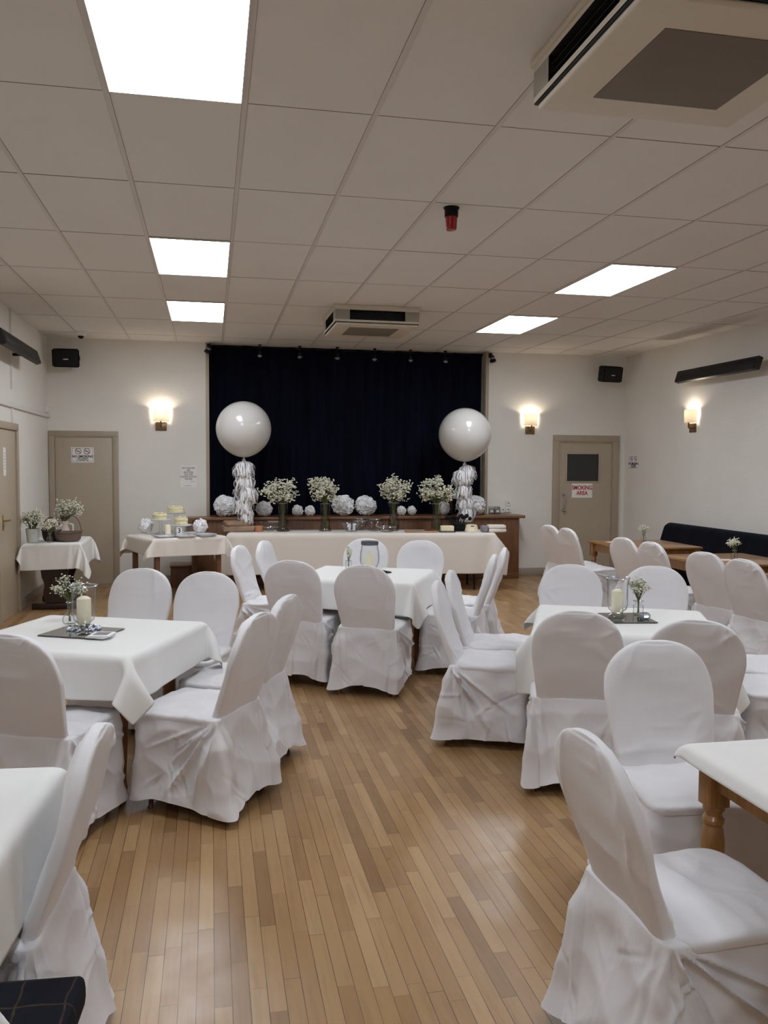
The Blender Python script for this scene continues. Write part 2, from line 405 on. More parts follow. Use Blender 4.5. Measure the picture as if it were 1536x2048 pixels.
M['mirror_edge'] = plain('dark_mirror_edge', (70, 74, 72), .3, var=0)
M['bead'] = plain('clear_glass_beads', (196, 202, 214), .06, .55, var=.1, nscale=30)
M['blossom'] = plain('white_gypsophila_blossom', (228, 226, 208), .8, var=.12, nscale=30)
M['stem'] = plain('green_stem', (98, 106, 62), .7, var=.2, nscale=20)
M['leafy'] = plain('dull_green_leaf', (84, 94, 58), .7, var=.2, nscale=20)
M['tissue'] = tissue_mat()
M['tassel'] = M['tissue']
M['balloon'] = plain('white_balloon_rubber', (206, 203, 199), .16, var=.01, spec=.55, Subsurface_Weight=.1, Subsurface_Radius=(.05, .04, .03))
M['ribbon'] = plain('white_ribbon', (205, 205, 205), .35, var=0)
M['brown_paper'] = plain('brown_wrapping_paper', (146, 120, 96), .55, var=.18, nscale=7, bump=.4, bscale=14, bdist=.02)
M['wicker'] = plain('grey_brown_wicker', (112, 95, 86), .8, var=.2, nscale=60, bump=.8, bscale=90, bdist=.006)
M['wicker_dark'] = plain('dark_wicker', (56, 46, 42), .8, var=.2, nscale=60, bump=.8, bscale=90, bdist=.006)
M['cake'] = plain('pale_yellow_sponge', (230, 219, 176), .85, var=.14, nscale=22, bump=.5, bscale=60, bdist=.004)
M['cream_fill'] = plain('cream_filling', (240, 232, 205), .6, var=.05)
M['china'] = plain('white_china', (222, 226, 230), .2, var=.01)
M['butter'] = plain('cream_block', (236, 224, 192), .6, var=.04)
M['board'] = wood('chopping_board_wood', (164, 116, 82), (188, 142, 106), .5, axis=0)
M['napkin'] = plain('white_paper_napkin', (226, 220, 212), .85, var=.02)
M['grey_cloth'] = plain('grey_lilac_napkin', (138, 132, 142), .9, var=.08)
M['terracotta'] = plain('amber_glass_jar', (178, 118, 84), .35, var=.1)
M['rim'] = plain('grey_metal_rim', (96, 98, 102), .3, .7, var=0)
def velvet(name, rgb, rough=.9):
    t = NT(name); b = t.bsdf(lin(rgb), rough, 0, .12); b.inputs['Sheen Weight'].default_value = .12; b.inputs['Sheen Tint'].default_value = (.12, .17, .4, 1)
    v = t.coords(scale=(3, 3, .35)); n = t.noise(v, 3, 4, .6); c = lin(rgb)
    t.link(t.ramp(n.outputs[0], [(.35, tuple(x * .5 for x in c[:3]) + (1,)), (.7, tuple(x * 1.5 for x in c[:3]) + (1,))]), b.inputs['Base Color'])
    return t.m
M['curtain'] = velvet('midnight_blue_velvet', (7, 9, 24))
M['bench'] = velvet('black_velvet_upholstery', (14, 14, 17))
def plaid():
    t = NT('navy_plaid_upholstery'); b = t.bsdf(None, .9, 0, .2)
    tc = t.n.new('ShaderNodeTexCoord'); sx = t.n.new('ShaderNodeSeparateXYZ'); t.link(tc.outputs['Object'], sx.inputs[0])
    nz = t.noise(tc.outputs['Object'], 8, 3)
    wob = t.math('MULTIPLY', t.math('SUBTRACT', nz.outputs[0], .5), .035)
    fx = t.math('FRACT', t.math('DIVIDE', t.math('ADD', sx.outputs[0], wob), .1)); fy = t.math('FRACT', t.math('DIVIDE', t.math('ADD', sx.outputs[1], wob), .1))
    ln = t.math('MAXIMUM', t.math('LESS_THAN', fx, .045), t.math('LESS_THAN', fy, .05))
    n2 = t.noise(tc.outputs['Object'], 40, 3)
    mx = t.n.new('ShaderNodeMix'); mx.data_type = 'RGBA'; t.link(t.math('MULTIPLY', ln, t.math('MULTIPLY', n2.outputs[0], .7)), mx.inputs[0])
    mx.inputs[6].default_value = lin((17, 18, 28)); mx.inputs[7].default_value = lin((96, 78, 44)); t.link(mx.outputs[2], b.inputs['Base Color'])
    t.bump(t.math('SUBTRACT', 1.0, ln), .3, .004, b)
    return t.m
M['plaid'] = plaid()
PANEL_L = 11.5
M['panel_light'] = emit('lit_panel_diffuser', (.91, .975, 1.05), PANEL_L)
M['bulb'] = emit('warm_bulb', (1.0, .86, .68), 175.0)
def shade_mat():
    t = NT('frosted_lamp_shade')
    d = t.n.new('ShaderNodeBsdfDiffuse'); d.inputs[0].default_value = lin((240, 232, 220)); tr = t.n.new('ShaderNodeBsdfTranslucent'); tr.inputs[0].default_value = lin((215, 208, 198))
    m = t.n.new('ShaderNodeMixShader'); m.inputs[0].default_value = .55
    t.link(d.outputs[0], m.inputs[1]); t.link(tr.outputs[0], m.inputs[2]); t.link(m.outputs[0], t.out.inputs[0]); return t.m
M['shade'] = shade_mat()

# ---------------------------------------------------------------- the setting
def struct(name, mb, mats, **kw):
    o = mb.build(name, mats, **kw); o['kind'] = 'structure'; return o
struct('floor', MB().box(XL - .3, XR + .3, YF - .3, YB + .6, -.1, 0), M['floor'])
mb = MB(); mb.box(XL - .3, XR + .3, YF - .3, YB + .6, ZC, ZC + .1, 0)
c0 = -3
for c in range(-2, 11):
    x, _ = cell(c, 0); mb.box(x - .012, x + .012, YF, YB, ZC - .0035, ZC + .001, 1)
    for dx in (-.0125, .0125): mb.box(x + dx - .0008, x + dx + .0008, YF, YB, ZC - .0012, ZC + .001, 2)
rj = random.Random(5)
for r in range(-7, 7):
    _, y = cell(0, r)
    for c in range(-3, 11):
        x, _ = cell(c, 0); xa = max(x + .016, XL); xb = min(x + .584, XR)
        if xb - xa < .05: continue
        w = rj.choice((.0022, .003, .0045)); mb.box(xa, xb, y - w, y + w, ZC - .001, ZC + .001, 2)
struct('ceiling', mb, [M['ceiling'], M['tbar'], M['joint']])
OX0, OX1, OZ = -.02, 3.902, .86                                       # stage opening in the back wall
mb = MB(); mb.box(XL - .3, OX0, YB, YB + .55, 0, ZC).box(OX1, XR + .3, YB, YB + .55, 0, ZC).box(OX0, OX1, YB, YB + .55, 0, OZ).box(OX0, OX1, YB + .5, YB + .55, OZ, ZC)
struct('wall_back', mb, M['wall'])
struct('wall_left', MB().box(XL - .3, XL, YF - .3, YB, 0, ZC), M['wall'])
struct('wall_right', MB().box(XR, XR + .3, YF - .3, YB, 0, ZC), M['wall'])
struct('wall_front', MB().box(XL, XR, YF - .3, YF, 0, ZC), M['wall'])
def skirt_board(name, boxes):
    mb = MB()
    for b in boxes: mb.box(*b, bev=.005)
    struct(name, mb, M['skirting'])
skirt_board('baseboard_back', [(XL, -2.08, YB - .02, YB, 0, .11), (-1.2, -.3, YB - .02, YB, 0, .11), (4.3, 4.93, YB - .02, YB, 0, .11), (5.99, XR, YB - .02, YB, 0, .11)])
skirt_board('baseboard_left', [(XL, XL + .02, 9.79, YB, 0, .11), (XL, XL + .02, YF, 8.78, 0, .11)])
skirt_board('baseboard_right', [(XR - .02, XR, YF, YB, 0, .11)])
struct('trim_1', MB().box(OX0 - .045, OX0, YB - .012, YB + .15, .915, ZC - .001, bev=.003), M['beige'])
struct('trim_2', MB().box(OX1 - .012, OX1 + .03, YB - .012, YB + .15, .915, ZC - .001, bev=.003), M['beige'])
# cable trunking and conduit on the left wall
mb = MB(); mb.box(XL, XL + .03, YF, YB, 2.205, 2.235, bev=.004).box(XL, XL + .012, YF, YB, 2.235, 2.262, bev=.003)
struct('trim_3', mb, M['white_plastic'])
mb = MB(); mb.box(XL, XL + .022, 9.585, 9.615, 2.40, ZC - .001, bev=.003).box(XL, XL + .022, 9.585, 9.615, 2.03, 2.205, bev=.003)
struct('trim_4', mb, M['white_plastic'])

# doors ---------------------------------------------------------------
d1 = thing('door_1', None, None, (-1.64, YB, 0), kind='structure')
mb = MB(); mb.box(-.436, -.37, -.03, .01, 0, 1.972, bev=.006).box(.37, .436, -.03, .01, 0, 1.972, bev=.006).box(-.436, .436, -.03, .01, 1.972, 2.04, bev=.006)
mb.box(-.372, -.36, -.02, .01, .0, 1.972).box(.36, .372, -.02, .01, 0, 1.972).box(-.36, .36, -.02, .01, 1.96, 1.972)
mb.build('door_frame', M['beige_dark'], d1)
MB().box(-.357, .357, -.012, .01, .012, 1.957, bev=.003).build('door_leaf', M['beige'], d1)
d2 = thing('door_2', None, None, (5.46, YB, 0), kind='structure')
mb = MB(); mb.box(-.525, -.43, -.035, .01, 0, 1.975, bev=.006).box(.43, .525, -.035, .01, 0, 1.975, bev=.006).box(-.525, .525, -.035, .01, 1.975, 2.07, bev=.006)
mb.box(-.432, -.415, -.022, .01, 0, 1.975).box(.415, .432, -.022, .01, 0, 1.975).box(-.415, .415, -.022, .01, 1.955, 1.975)
mb.build('door_frame', M['beige_dark'], d2)
mb = MB(); wx0, wx1, wz0, wz1 = -.30, .20, 1.39, 1.79
mb.box(-.412, wx0, -.012, .01, .012, 1.952).box(wx1, .412, -.012, .01, .012, 1.952).box(wx0, wx1, -.012, .01, .012, wz0).box(wx0, wx1, -.012, .01, wz1, 1.952)
for q in ((wx0 - .022, wx0, wz0 - .022, wz1 + .022), (wx1, wx1 + .022, wz0 - .022, wz1 + .022), (wx0, wx1, wz0 - .022, wz0), (wx0, wx1, wz1, wz1 + .022)):
    mb.box(q[0], q[1], -.022, 0, q[2], q[3], bev=.004)
lf = mb.build('door_leaf', M['beige'], d2)
MB().box(wx0, wx1, -.004, .004, wz0, wz1).build('window_pane', M['dark_glass'], lf)
hx = -.347; mb = MB(); mb.tube([(hx, -.05, .955), (hx, -.055, .99), (hx, -.055, 1.15), (hx, -.05, 1.185)], .008, 10)
for z in (.955, 1.185): mb.lathe([(.001, -.062), (.014, -.06), (.014, -.035), (.024, -.016), (.024, -.012)], (0, 0, 0), 16, 0, Matrix.Translation((hx, 0, z)) @ Matrix(((1, 0, 0), (0, 0, 1), (0, 1, 0))).to_4x4())
mb.build('handle', M['chrome'], lf)
d3 = thing('door_3', None, None, (XL, 9.28, 0), kind='structure')
mb = MB()
for y0, y1 in ((-.50, -.425), (.425, .50)): mb.box(-.01, .035, y0, y1, 0, 1.965, bev=.006)
mb.box(-.01, .035, -.50, .50, 1.965, 2.04, bev=.006)
mb.build('door_frame', M['beige_dark'], d3)
lf = MB().box(-.01, .012, -.422, .422, .012, 1.962, bev=.003).build('door_leaf', M['beige'], d3)
mb = MB(); mb.box(.012, .018, -.215, -.175, .93, 1.09, bev=.003).tube([(.018, -.195, 1.03), (.055, -.195, 1.03), (.06, -.18, 1.03), (.06, -.09, 1.03)], .008, 10)
mb.build('handle', M['brass'], lf)

# ---------------------------------------------------------------- ceiling things
def light_panel(c, r, label):
    x, y = cell(c, r)
    t = thing('ceiling_light', label, 'ceiling light', (x + .3, y + .6, ZC - .004), group='ceiling light panels')
    mb = MB(); a, b = .291, .591
    for q in ((-a, -a + .008, -b, b), (a - .008, a, -b, b), (-a + .008, a - .008, -b, -b + .008), (-a + .008, a - .008, b - .008, b)): mb.box(*q, -.006, .004)
    mb.build('frame', M['tbar'], t)
    MB().box(-a + .008, a - .008, -b + .008, b - .008, -.003, .002).build('diffuser', M['panel_light'], t)
light_panel(0, -1, 'large lit ceiling panel cut off by the top edge of the photo')
light_panel(0, 2, 'lit ceiling panel in the left row, middle one of its three')
light_panel(0, 4, 'lit ceiling panel in the left row, closest to the stage')
light_panel(6, 2, 'lit ceiling panel in the right row, the one farther from the stage')
light_panel(6, 4, 'lit ceiling panel in the right row, just right of the far air conditioner')
light_panel(6, -1, 'lit ceiling panel outside the photo, beside the near air conditioner')
light_panel(0, -4, 'unseen light panel added behind the photographer to brighten the room, left side')  # added lamp out of view, lights the room from behind the camera
light_panel(6, -4, 'unseen light panel added behind the photographer to brighten the room, right side')  # second added lamp, also unseen, for more light from behind

def air_con(x0, y0, label, w=.88, d=.88, h=.20):
    t = thing('air_conditioner', label, 'air conditioner', (x0 + w / 2, y0 + d / 2, ZC), group='ceiling air conditioners')
    a, b = w / 2, d / 2
    # body with recessed vents on all four sides
    mb = MB(); mb.box(-a - .012, a + .012, -b - .012, b + .012, -.03, -.001, bev=.006)
    vx, z0, z1, dp = .29, -.150, -.050, .07
    for s in range(4):
        T = Matrix.Rotation(s * PI / 2, 4, 'Z'); hb = b if s % 2 == 0 else a; ha = a if s % 2 == 0 else b
        def q(*p, mi=0): mb._f([mb.bm.verts.new(T @ Vector(v)) for v in p], mi, False)
        f = -hb
        q((-ha, f, -.03), (ha, f, -.03), (ha, f, z1), (-ha, f, z1)); q((-ha, f, z0), (ha, f, z0), (ha, f, -.172), (-ha, f, -.172))
        q((-ha, f, z1), (-vx, f, z1), (-vx, f, z0), (-ha, f, z0), mi=1); q((vx, f, z1), (ha, f, z1), (ha, f, z0), (vx, f, z0), mi=1)
        q((-vx, f, z1), (vx, f, z1), (vx, f + dp, z1), (-vx, f + dp, z1), mi=2); q((-vx, f, z0), (vx, f, z0), (vx, f + dp, z0), (-vx, f + dp, z0), mi=2)
        q((-vx, f, z1), (-vx, f, z0), (-vx, f + dp, z0), (-vx, f + dp, z1), mi=2); q((vx, f, z1), (vx, f, z0), (vx, f + dp, z0), (vx, f + dp, z1), mi=2)
        q((-vx, f + dp, z1), (vx, f + dp, z1), (vx, f + dp, z0), (-vx, f + dp, z0), mi=2)
    mb.box(-a + .004, a - .004, -b + .004, b - .004, -.177, -.172, 2)
    mb.build('housing', [M['ac_shell'], M['ac_grey'], M['ac_dark']], t)
    for s in range(4):
        T = Matrix.Rotation(s * PI / 2, 4, 'Z'); hb = b if s % 2 == 0 else a
        mb = MB()
        for z in (-.082, -.114): mb.box(-vx, vx, -hb + .012, -hb + .04, z - .001, z + .001, M=T @ Matrix.Translation((0, 0, 0)))
        mb.build('louvre', M['heater'], t)
    mb = MB()
    k = .012
    # bottom cover: flat panel with softly raised rim
    ring = [(-a + k, -b + k), (a - k, -b + k), (a - k, b - k), (-a + k, b - k)]
    mb.box(-a + k, a - k, -b + k, b - k, -h, -.1745, 0, bev=.012, seg=3)
    mb.build('bottom_cover', M['ac_shell'], t)
    MB().box(-.265, .265, -.265, .265, -h - .003, -h + .002, bev=.002).build('intake_grille', M['ac_grille'], t)
air_con(1.283, 2.405, 'near cream air conditioner with dark square grille, cut off by the photo edge')
air_con(1.246, 8.56, 'far cream air conditioner on the ceiling just in front of the stage')

t = thing('warning_beacon', 'small red and black beacon hanging from the middle of the ceiling', 'beacon', (1.5, 5.22, ZC))
MB().lathe([(.043, -.06), (.043, -.012), (.05, -.008), (.05, 0)], seg=28, capb=True, capt=True).build('base', M['black'], t)
MB().lathe([(.02, -.142), (.031, -.14), (.034, -.132), (.038, -.06)], seg=28, capb=True, capt=True).build('lens', M['red_lens'], t)
t = thing('dome_camera', 'small white dome camera on the ceiling above the left door', 'security camera', (-1.577, 11.1, ZC))
MB().lathe([(.05, -.052), (.062, -.045), (.067, -.03), (.067, 0)], seg=24, capb=True, capt=True).build('housing', M['white_plastic'], t)
MB().sphere((0, 0, -.048), .038, 16, 10).build('dome', M['black'], t)
# ---------------------------------------------------------------- stage
t = thing('stage_curtain', 'dark midnight blue velvet curtain closing the stage opening', 'curtain', (0, YB + .2, 0))
P = []; xs = np.arange(OX0 - .0, OX1 + .001, .018)
for j in range(15):
    z = .905 + (ZC - .01 - .905) * j / 14; row = []
    for x in xs:
        k = 1 - .35 * j / 14
        y = k * (.035 * math.sin(x * 21 + .8 * math.sin(x * 2.1)) + .018 * math.sin(x * 47 + 2 * math.sin(x * 1.3)) + .03 * noise.noise((x * 2.4, 0, z * .15)))
        row.append((x, y, z))
    P.append(row)
mb = MB(); mb.grid(P); mb.build('drape', M['curtain'], t, sharp=0)
MB().tube([(OX0, .0, ZC - .02), (OX1, .0, ZC - .02)], .012, 8).build('curtain_rail', M['black_metal'], t)

t = thing('stage_platform', 'brown wooden stage front with overhanging ledge behind the buffet table', 'stage', (2.0, YB, 0))
MB().box(-2.25, 2.31, -.32, -.001, 0, .866, bev=.004).build('front_panel', M['stage_wood'], t)
MB().box(-2.335, 2.387, -.36, -.001, .868, .908, bev=.008).build('ledge', M['ledge_wood'], t)
mb = MB()
for x in (-1.35, -.45, .45, 1.35): mb.box(x - .02, x + .02, -.334, -.322, .02, .855, bev=.003)
mb.box(-2.25, 2.31, -.338, -.322, .0, .09, bev=.003)
mb.build('batten', M['stage_wood'], t)
MB().box(OX0 - 2.0 + .003, OX1 - 2.0 - .015, .002, .45, .862, .905).build('stage_floor', M['ledge_wood'], t)
t = thing('stage_step', 'low brown wooden step at the left end of the stage front', 'step', (-.395, 11.42, 0))
MB().box(-.13, .13, -.2, .2, .0, .26, bev=.006).build('box', M['stage_wood'], t)
MB().box(-.14, .135, -.215, .2, .262, .29, bev=.005).build('tread', M['ledge_wood'], t)

def stage_spot(x, label):
    t = thing('stage_spotlight', label, 'spotlight', (x, YB + .02, ZC), group='spotlights along the top of the stage opening')
    MB().box(-.02, .02, -.02, .02, -.018, -.002, bev=.003).build('mount', M['black_metal'], t)
    MB().tube([(0, 0, -.018), (0, 0, -.075), (0, -.012, -.088)], .007, 8).build('stem', M['black_metal'], t)
    Mx = Matrix.Translation((0, -.014, -.09)) @ Matrix.Rotation(R(14), 4, 'X')
    MB().lathe([(.014, 0), (.022, -.012), (.026, -.045), (.034, -.052)], seg=20, M=Mx, capb=True).build('lamp_housing', M['black_metal'], t)
    MB().lathe([(.034, -.052), (.038, -.066), (.03, -.082), (.012, -.09), (.001, -.091)], seg=20, M=Mx).build('lamp', M['steel'], t)
for i, x in enumerate((.662, 1.208, 1.728, 2.256, 2.776, 3.288)):
    stage_spot(x, ['leftmost of the six small silver spotlights above the stage curtain', 'second from left of the six spotlights above the stage curtain', 'third from left of the six spotlights, left of curtain centre',
                   'fourth from left of the six spotlights, right of curtain centre', 'fifth from left of the six spotlights above the stage curtain', 'rightmost of the six small silver spotlights above the stage curtain'][i])
def bracket_spot(x, label, s):
    t = thing('bracket_spotlight', label, 'spotlight', (x, YB, 3.16), group='black spotlights beside the stage opening')
    MB().box(-.025, .025, -.02, -.001, .0, .07, bev=.003).build('bracket', M['black_metal'], t)
    MB().tube([(0, -.02, .03), (0, -.09, .03), (0, -.1, .0)], .009, 8).build('arm', M['black_metal'], t)
    Mx = Matrix.Translation((0, -.1, -.005)) @ Matrix.Rotation(R(20 * s), 4, 'Y') @ Matrix.Rotation(R(20), 4, 'X')
    MB().lathe([(.018, .03), (.03, .022), (.034, -.03), (.046, -.035), (.046, -.06), (.04, -.062), (.03, -.045), (.001, -.04)], seg=22, M=Mx, capb=True).build('lamp_housing', M['black_metal'], t)
    MB().lathe([(.0345, .012), (.0355, .002), (.0345, -.008)], seg=22, M=Mx).build('trim_ring', M['steel'], t)
bracket_spot(-.02, 'black bracket spotlight at the top left corner of the stage opening', 1)
bracket_spot(3.95, 'black bracket spotlight at the top right corner of the stage opening', -1)

# ---------------------------------------------------------------- things on the walls
def wall_speaker(loc, rz, label):
    t = thing('wall_speaker', label, 'loudspeaker', loc, rz, 'black wall loudspeakers')
    Mx = Matrix.Rotation(R(9), 4, 'X')
    prof = [(-.165, -.11), (.165, -.11), (.125, .07), (-.125, .07)]
    mb = MB(); mb.prism(prof, -.115, .115, M=Mx, bev=.012); mb.build('cabinet', M['black'], t)
    MB().box(-.15, .15, -.118, -.108, -.1, .1, M=Mx, bev=.004).build('grille', M['black_metal'], t)
    MB().box(-.03, .03, -.121, -.117, -.02, -.008, M=Mx).build('badge', M['white_plastic'], t)
    mb = MB(); mb.box(-.025, .025, .06, .19, -.03, .03, bev=.004)
    for s in (-1, 1): mb.lathe([(.001, -.02), (.03, -.02), (.03, .0), (.001, .0)], seg=16, M=Mx @ Matrix.Translation((s * .155, .0, 0)) @ Matrix.Rotation(s * PI / 2, 4, 'Y'))
    mb.build('bracket', M['black_metal'], t)
wall_speaker((-1.80, YB - .2, 2.965), R(0), 'black wall loudspeaker high in the left corner above the plain door')
wall_speaker((5.70, YB - .2, 2.96), R(9), 'black wall loudspeaker high in the right corner above the glazed door')

def sconce(loc, rz, label):
    t = thing('wall_sconce', label, 'wall lamp', loc, rz, 'lit wall sconces')
    MB().box(-.072, .072, -.016, -.001, -.205, -.09, bev=.004).build('back_plate', M['bronze'], t)
    MB().tube([(0, -.016, -.15), (0, -.06, -.15), (0, -.07, -.138), (0, -.07, -.078)], .011, 10).build('arm', M['bronze'], t)
    mb = MB(); prof = [(.112, -.082), (.112, .085)]
    mb.lathe([(.02, -.08), (.100, -.082), (.104, -.078), (.106, .085), (.103, .086), (.101, -.076), (.02, -.076)], (0, -.012, 0), 28, a0=PI + .04, a1=2 * PI - .04)
    mb.build('lamp_shade', M['shade'], t)
    MB().sphere((0, -.055, .045), .022, 14, 8, sc=(1, 1, 1.4)).build('bulb', M['bulb'], t)
    MB().lathe([(.016, -.07), (.016, .012)], (0, -.055, 0), 14, capt=True).build('lamp_holder', M['white_plastic'], t)
sconce((-.652, YB, 2.262), 0, 'lit wall sconce left of the stage, above the plain door sign')
sconce((4.572, YB, 2.28), 0, 'lit wall sconce between the stage and the glazed smoking area door')
sconce((XR, 9.83, 2.26), R(-90), 'lit wall sconce on the right wall, under the dark heater bar')

def heater(loc, rz, L, label):
    t = thing('wall_mounted_heater', label, 'heater', loc, rz, 'dark infrared heater bars')
    Mx = Matrix.Rotation(R(-18), 4, 'X')
    mb = MB(); mb.prism([(-L / 2, -.06), (L / 2, -.06), (L / 2, .0), (-L / 2, .0)], -.075, .075, M=Mx, bev=.006); mb.build('housing', M['heater'], t)
    MB().box(-L / 2 + .03, L / 2 - .03, -.066, -.058, -.055, .055, M=Mx, bev=.003).build('radiant_panel', M['black_metal'], t)
    mb = MB()
    for s in (-1, 1): mb.box(s * L * .3 - .02, s * L * .3 + .02, .0, .155, -.015, .015, bev=.003)
    mb.build('bracket', M['black_metal'], t)
heater((XR - .16, 9.09, 2.75), R(-90), 1.64, 'dark bar heater high on the right wall above the sconce')
heater((XL + .16, 9.18, 2.775), R(90), 1.64, 'dark bar heater high on the left wall, cut off by the photo edge')

def no_smoking(name, loc, rz, w, h, label, portrait=False):
    t = thing(name, label, 'sign', loc, rz, 'no smoking notices')
    MB().box(-w / 2, w / 2, -.003, -.0008, -h / 2, h / 2).build('card', M['paper'], t)
    b = .006; mb = MB(); m_ = .012
    for q in ((-w / 2 + m_, w / 2 - m_, h / 2 - m_ - b / 2, h / 2 - m_), (-w / 2 + m_, w / 2 - m_, -h / 2 + m_, -h / 2 + m_ + b / 2), (-w / 2 + m_, -w / 2 + m_ + b / 2, -h / 2 + m_, h / 2 - m_), (w / 2 - m_ - b / 2, w / 2 - m_, -h / 2 + m_, h / 2 - m_)):
        mb.box(q[0], q[1], -.0042, -.003, q[2], q[3])
    mb.build('border', M['ink'], t)
    mb = MB(); r = min(w * .14, h * .2); cz = h * .24
    for s in (-1, 1):
        cx = s * w * .19
        mb.lathe([(r, -.0042), (r * .82, -.0042)], seg=28, M=Matrix.Translation((cx, 0, cz)) @ Matrix(((1, 0, 0), (0, 0, 1), (0, 1, 0))).to_4x4(), mi=0)
        mb.box(-r, r, -.0045, -.003, -r * .09, r * .09, 0, M=Matrix.Translation((cx, 0, cz)) @ Matrix.Rotation(R(38), 4, 'Y'))
        mb.box(-r * .6, r * .5, -.0043, -.003, -r * .09, r * .09, 1, M=Matrix.Translation((cx, 0, cz)))
    mb.build('symbol', [M['maroon_ink'], M['ink']], t)
    up = (PI / 2, 0, 0); k = w / .29
    text_mesh('lettering', 'NO SMOKING', .043 * k, M['ink'], t, (0, -.0042, -h * .10), up, bold=.0012)
    text_mesh('lettering', 'INCLUDING\nE-CIGARETTES', .024 * k, M['ink'], t, (0, -.0042, -h * .29), up, bold=.0006)
no_smoking('no_smoking_sign', (-1.655, YB - .012, 1.725), 0, .285, .20, 'white no smoking sign taped to the plain beige door on the left')
no_smoking('no_smoking_sign', (XR, 11.37, 1.672), R(-90), .31, .2, 'white no smoking notice on the right wall beside the glazed door')
t = thing('smoking_area_sign', 'white sign with red letters on the glazed door reading smoking area', 'sign', (5.405, YB - .012, 1.25))
MB().box(-.163, .163, -.003, -.0008, -.106, .106).build('card', M['paper'], t)
text_mesh('lettering', 'SMOKING\nAREA', .084, M['red_ink'], t, (0, -.0038, 0), (PI / 2, 0, 0), bold=.0022, xs=.86)
t = thing('paper_sign', 'white paper notice taped to the wall left of the stage curtain', 'notice', (-.30, YB, 1.45))
MB().box(-.105, .105, -.0022, -.0008, -.15, .15).build('sheet', M['paper'], t)
text_mesh('lettering', 'NO GLASSES\nOR\nBOTTLES\nON THE\nDANCE FLOOR\nPLEASE', .031, M['maroon_ink'], t, (0, -.0028, .035), (PI / 2, 0, 0), bold=.0003)
mb = MB(); mb.tube([(.02, -.003, -.075), (.035, -.003, -.066), (.05, -.003, -.078), (.06, -.003, -.07), (.09, -.003, -.082)], .0016, 5)
mb.tube([(-.05, -.003, -.128), (-.02, -.003, -.131), (.03, -.003, -.129)], .0016, 5); mb.build('signature', M['maroon_ink'], t)
t = thing('door_notice', 'tall narrow white notice on the beige door in the left wall', 'notice', (XL + .012, 9.20, 1.63), R(90))
MB().prism([(-.055, -.13), (-.045, -.145), (.045, -.145), (.055, -.13), (.055, .13), (.045, .145), (-.045, .145), (-.055, .13)], .0008, .003, M=Matrix.Rotation(PI / 2, 4, 'X')).build('card', M['paper'], t)
mb = MB()
for i in range(6): mb.box(-.012, .014 - .004 * (i % 2), -.004, -.003, .08 - i * .031, .092 - i * .031)
mb.build('lettering', M['rim'], t)
# sockets on the wall above the stage ledge
t = thing('double_socket', 'metal double power socket on the wall just right of the stage opening', 'socket', (4.04, YB, .968))
MB().box(-.085, .085, -.028, -.001, -.05, .05, bev=.005).build('plate', M['steel'], t)
mb = MB()
for s in (-1, 1): mb.prism([(s * .045 - .026, -.035), (s * .045 + .026, -.035), (s * .045 + .018, .0), (s * .045 - .018, .0)], .0285, .0305, M=Matrix.Rotation(PI / 2, 4, 'X'))
mb.build('socket_face', M['white_plastic'], t)
mb = MB()
for s in (-1, 1): mb.box(s * .02 - .006, s * .02 + .006, -.036, -.028, .02, .038, bev=.002)
mb.build('switch', M['white_plastic'], t)
def plate(name, x, z, w, h, label, grp=None):
    t = thing(name, label, 'switch', (x, YB, z), group=grp)
    MB().box(-w / 2, w / 2, -.024, -.001, -h / 2, h / 2, bev=.004).build('plate', M['white_plastic'], t)
    MB().box(-.008, .012, -.029, -.023, -.006, .006, bev=.002).build('switch', M['black'], t)
plate('fused_switch', 4.165, .972, .075, .088, 'white fused switch between the metal socket and the stacked switches', 'white switches by the stage')
plate('wall_switch', 4.25, 1.07, .088, .088, 'white wall switch, upper of the stacked pair right of the stage', 'white switches by the stage')
plate('wall_switch', 4.25, .975, .088, .088, 'white wall switch, lower of the stacked pair right of the stage', 'white switches by the stage')
t = thing('junction_box', 'small white box on the left wall above the trunking in the corner', 'junction box', (XL, 11.5, 2.31), R(90))
MB().box(-.05, .05, -.04, -.001, -.045, .04, bev=.004).build('cover', M['white_plastic'], t)
MB().tube([(-.02, -.02, .04), (-.02, -.02, .09)], .008, 8).build('cable', M['white_plastic'], t)
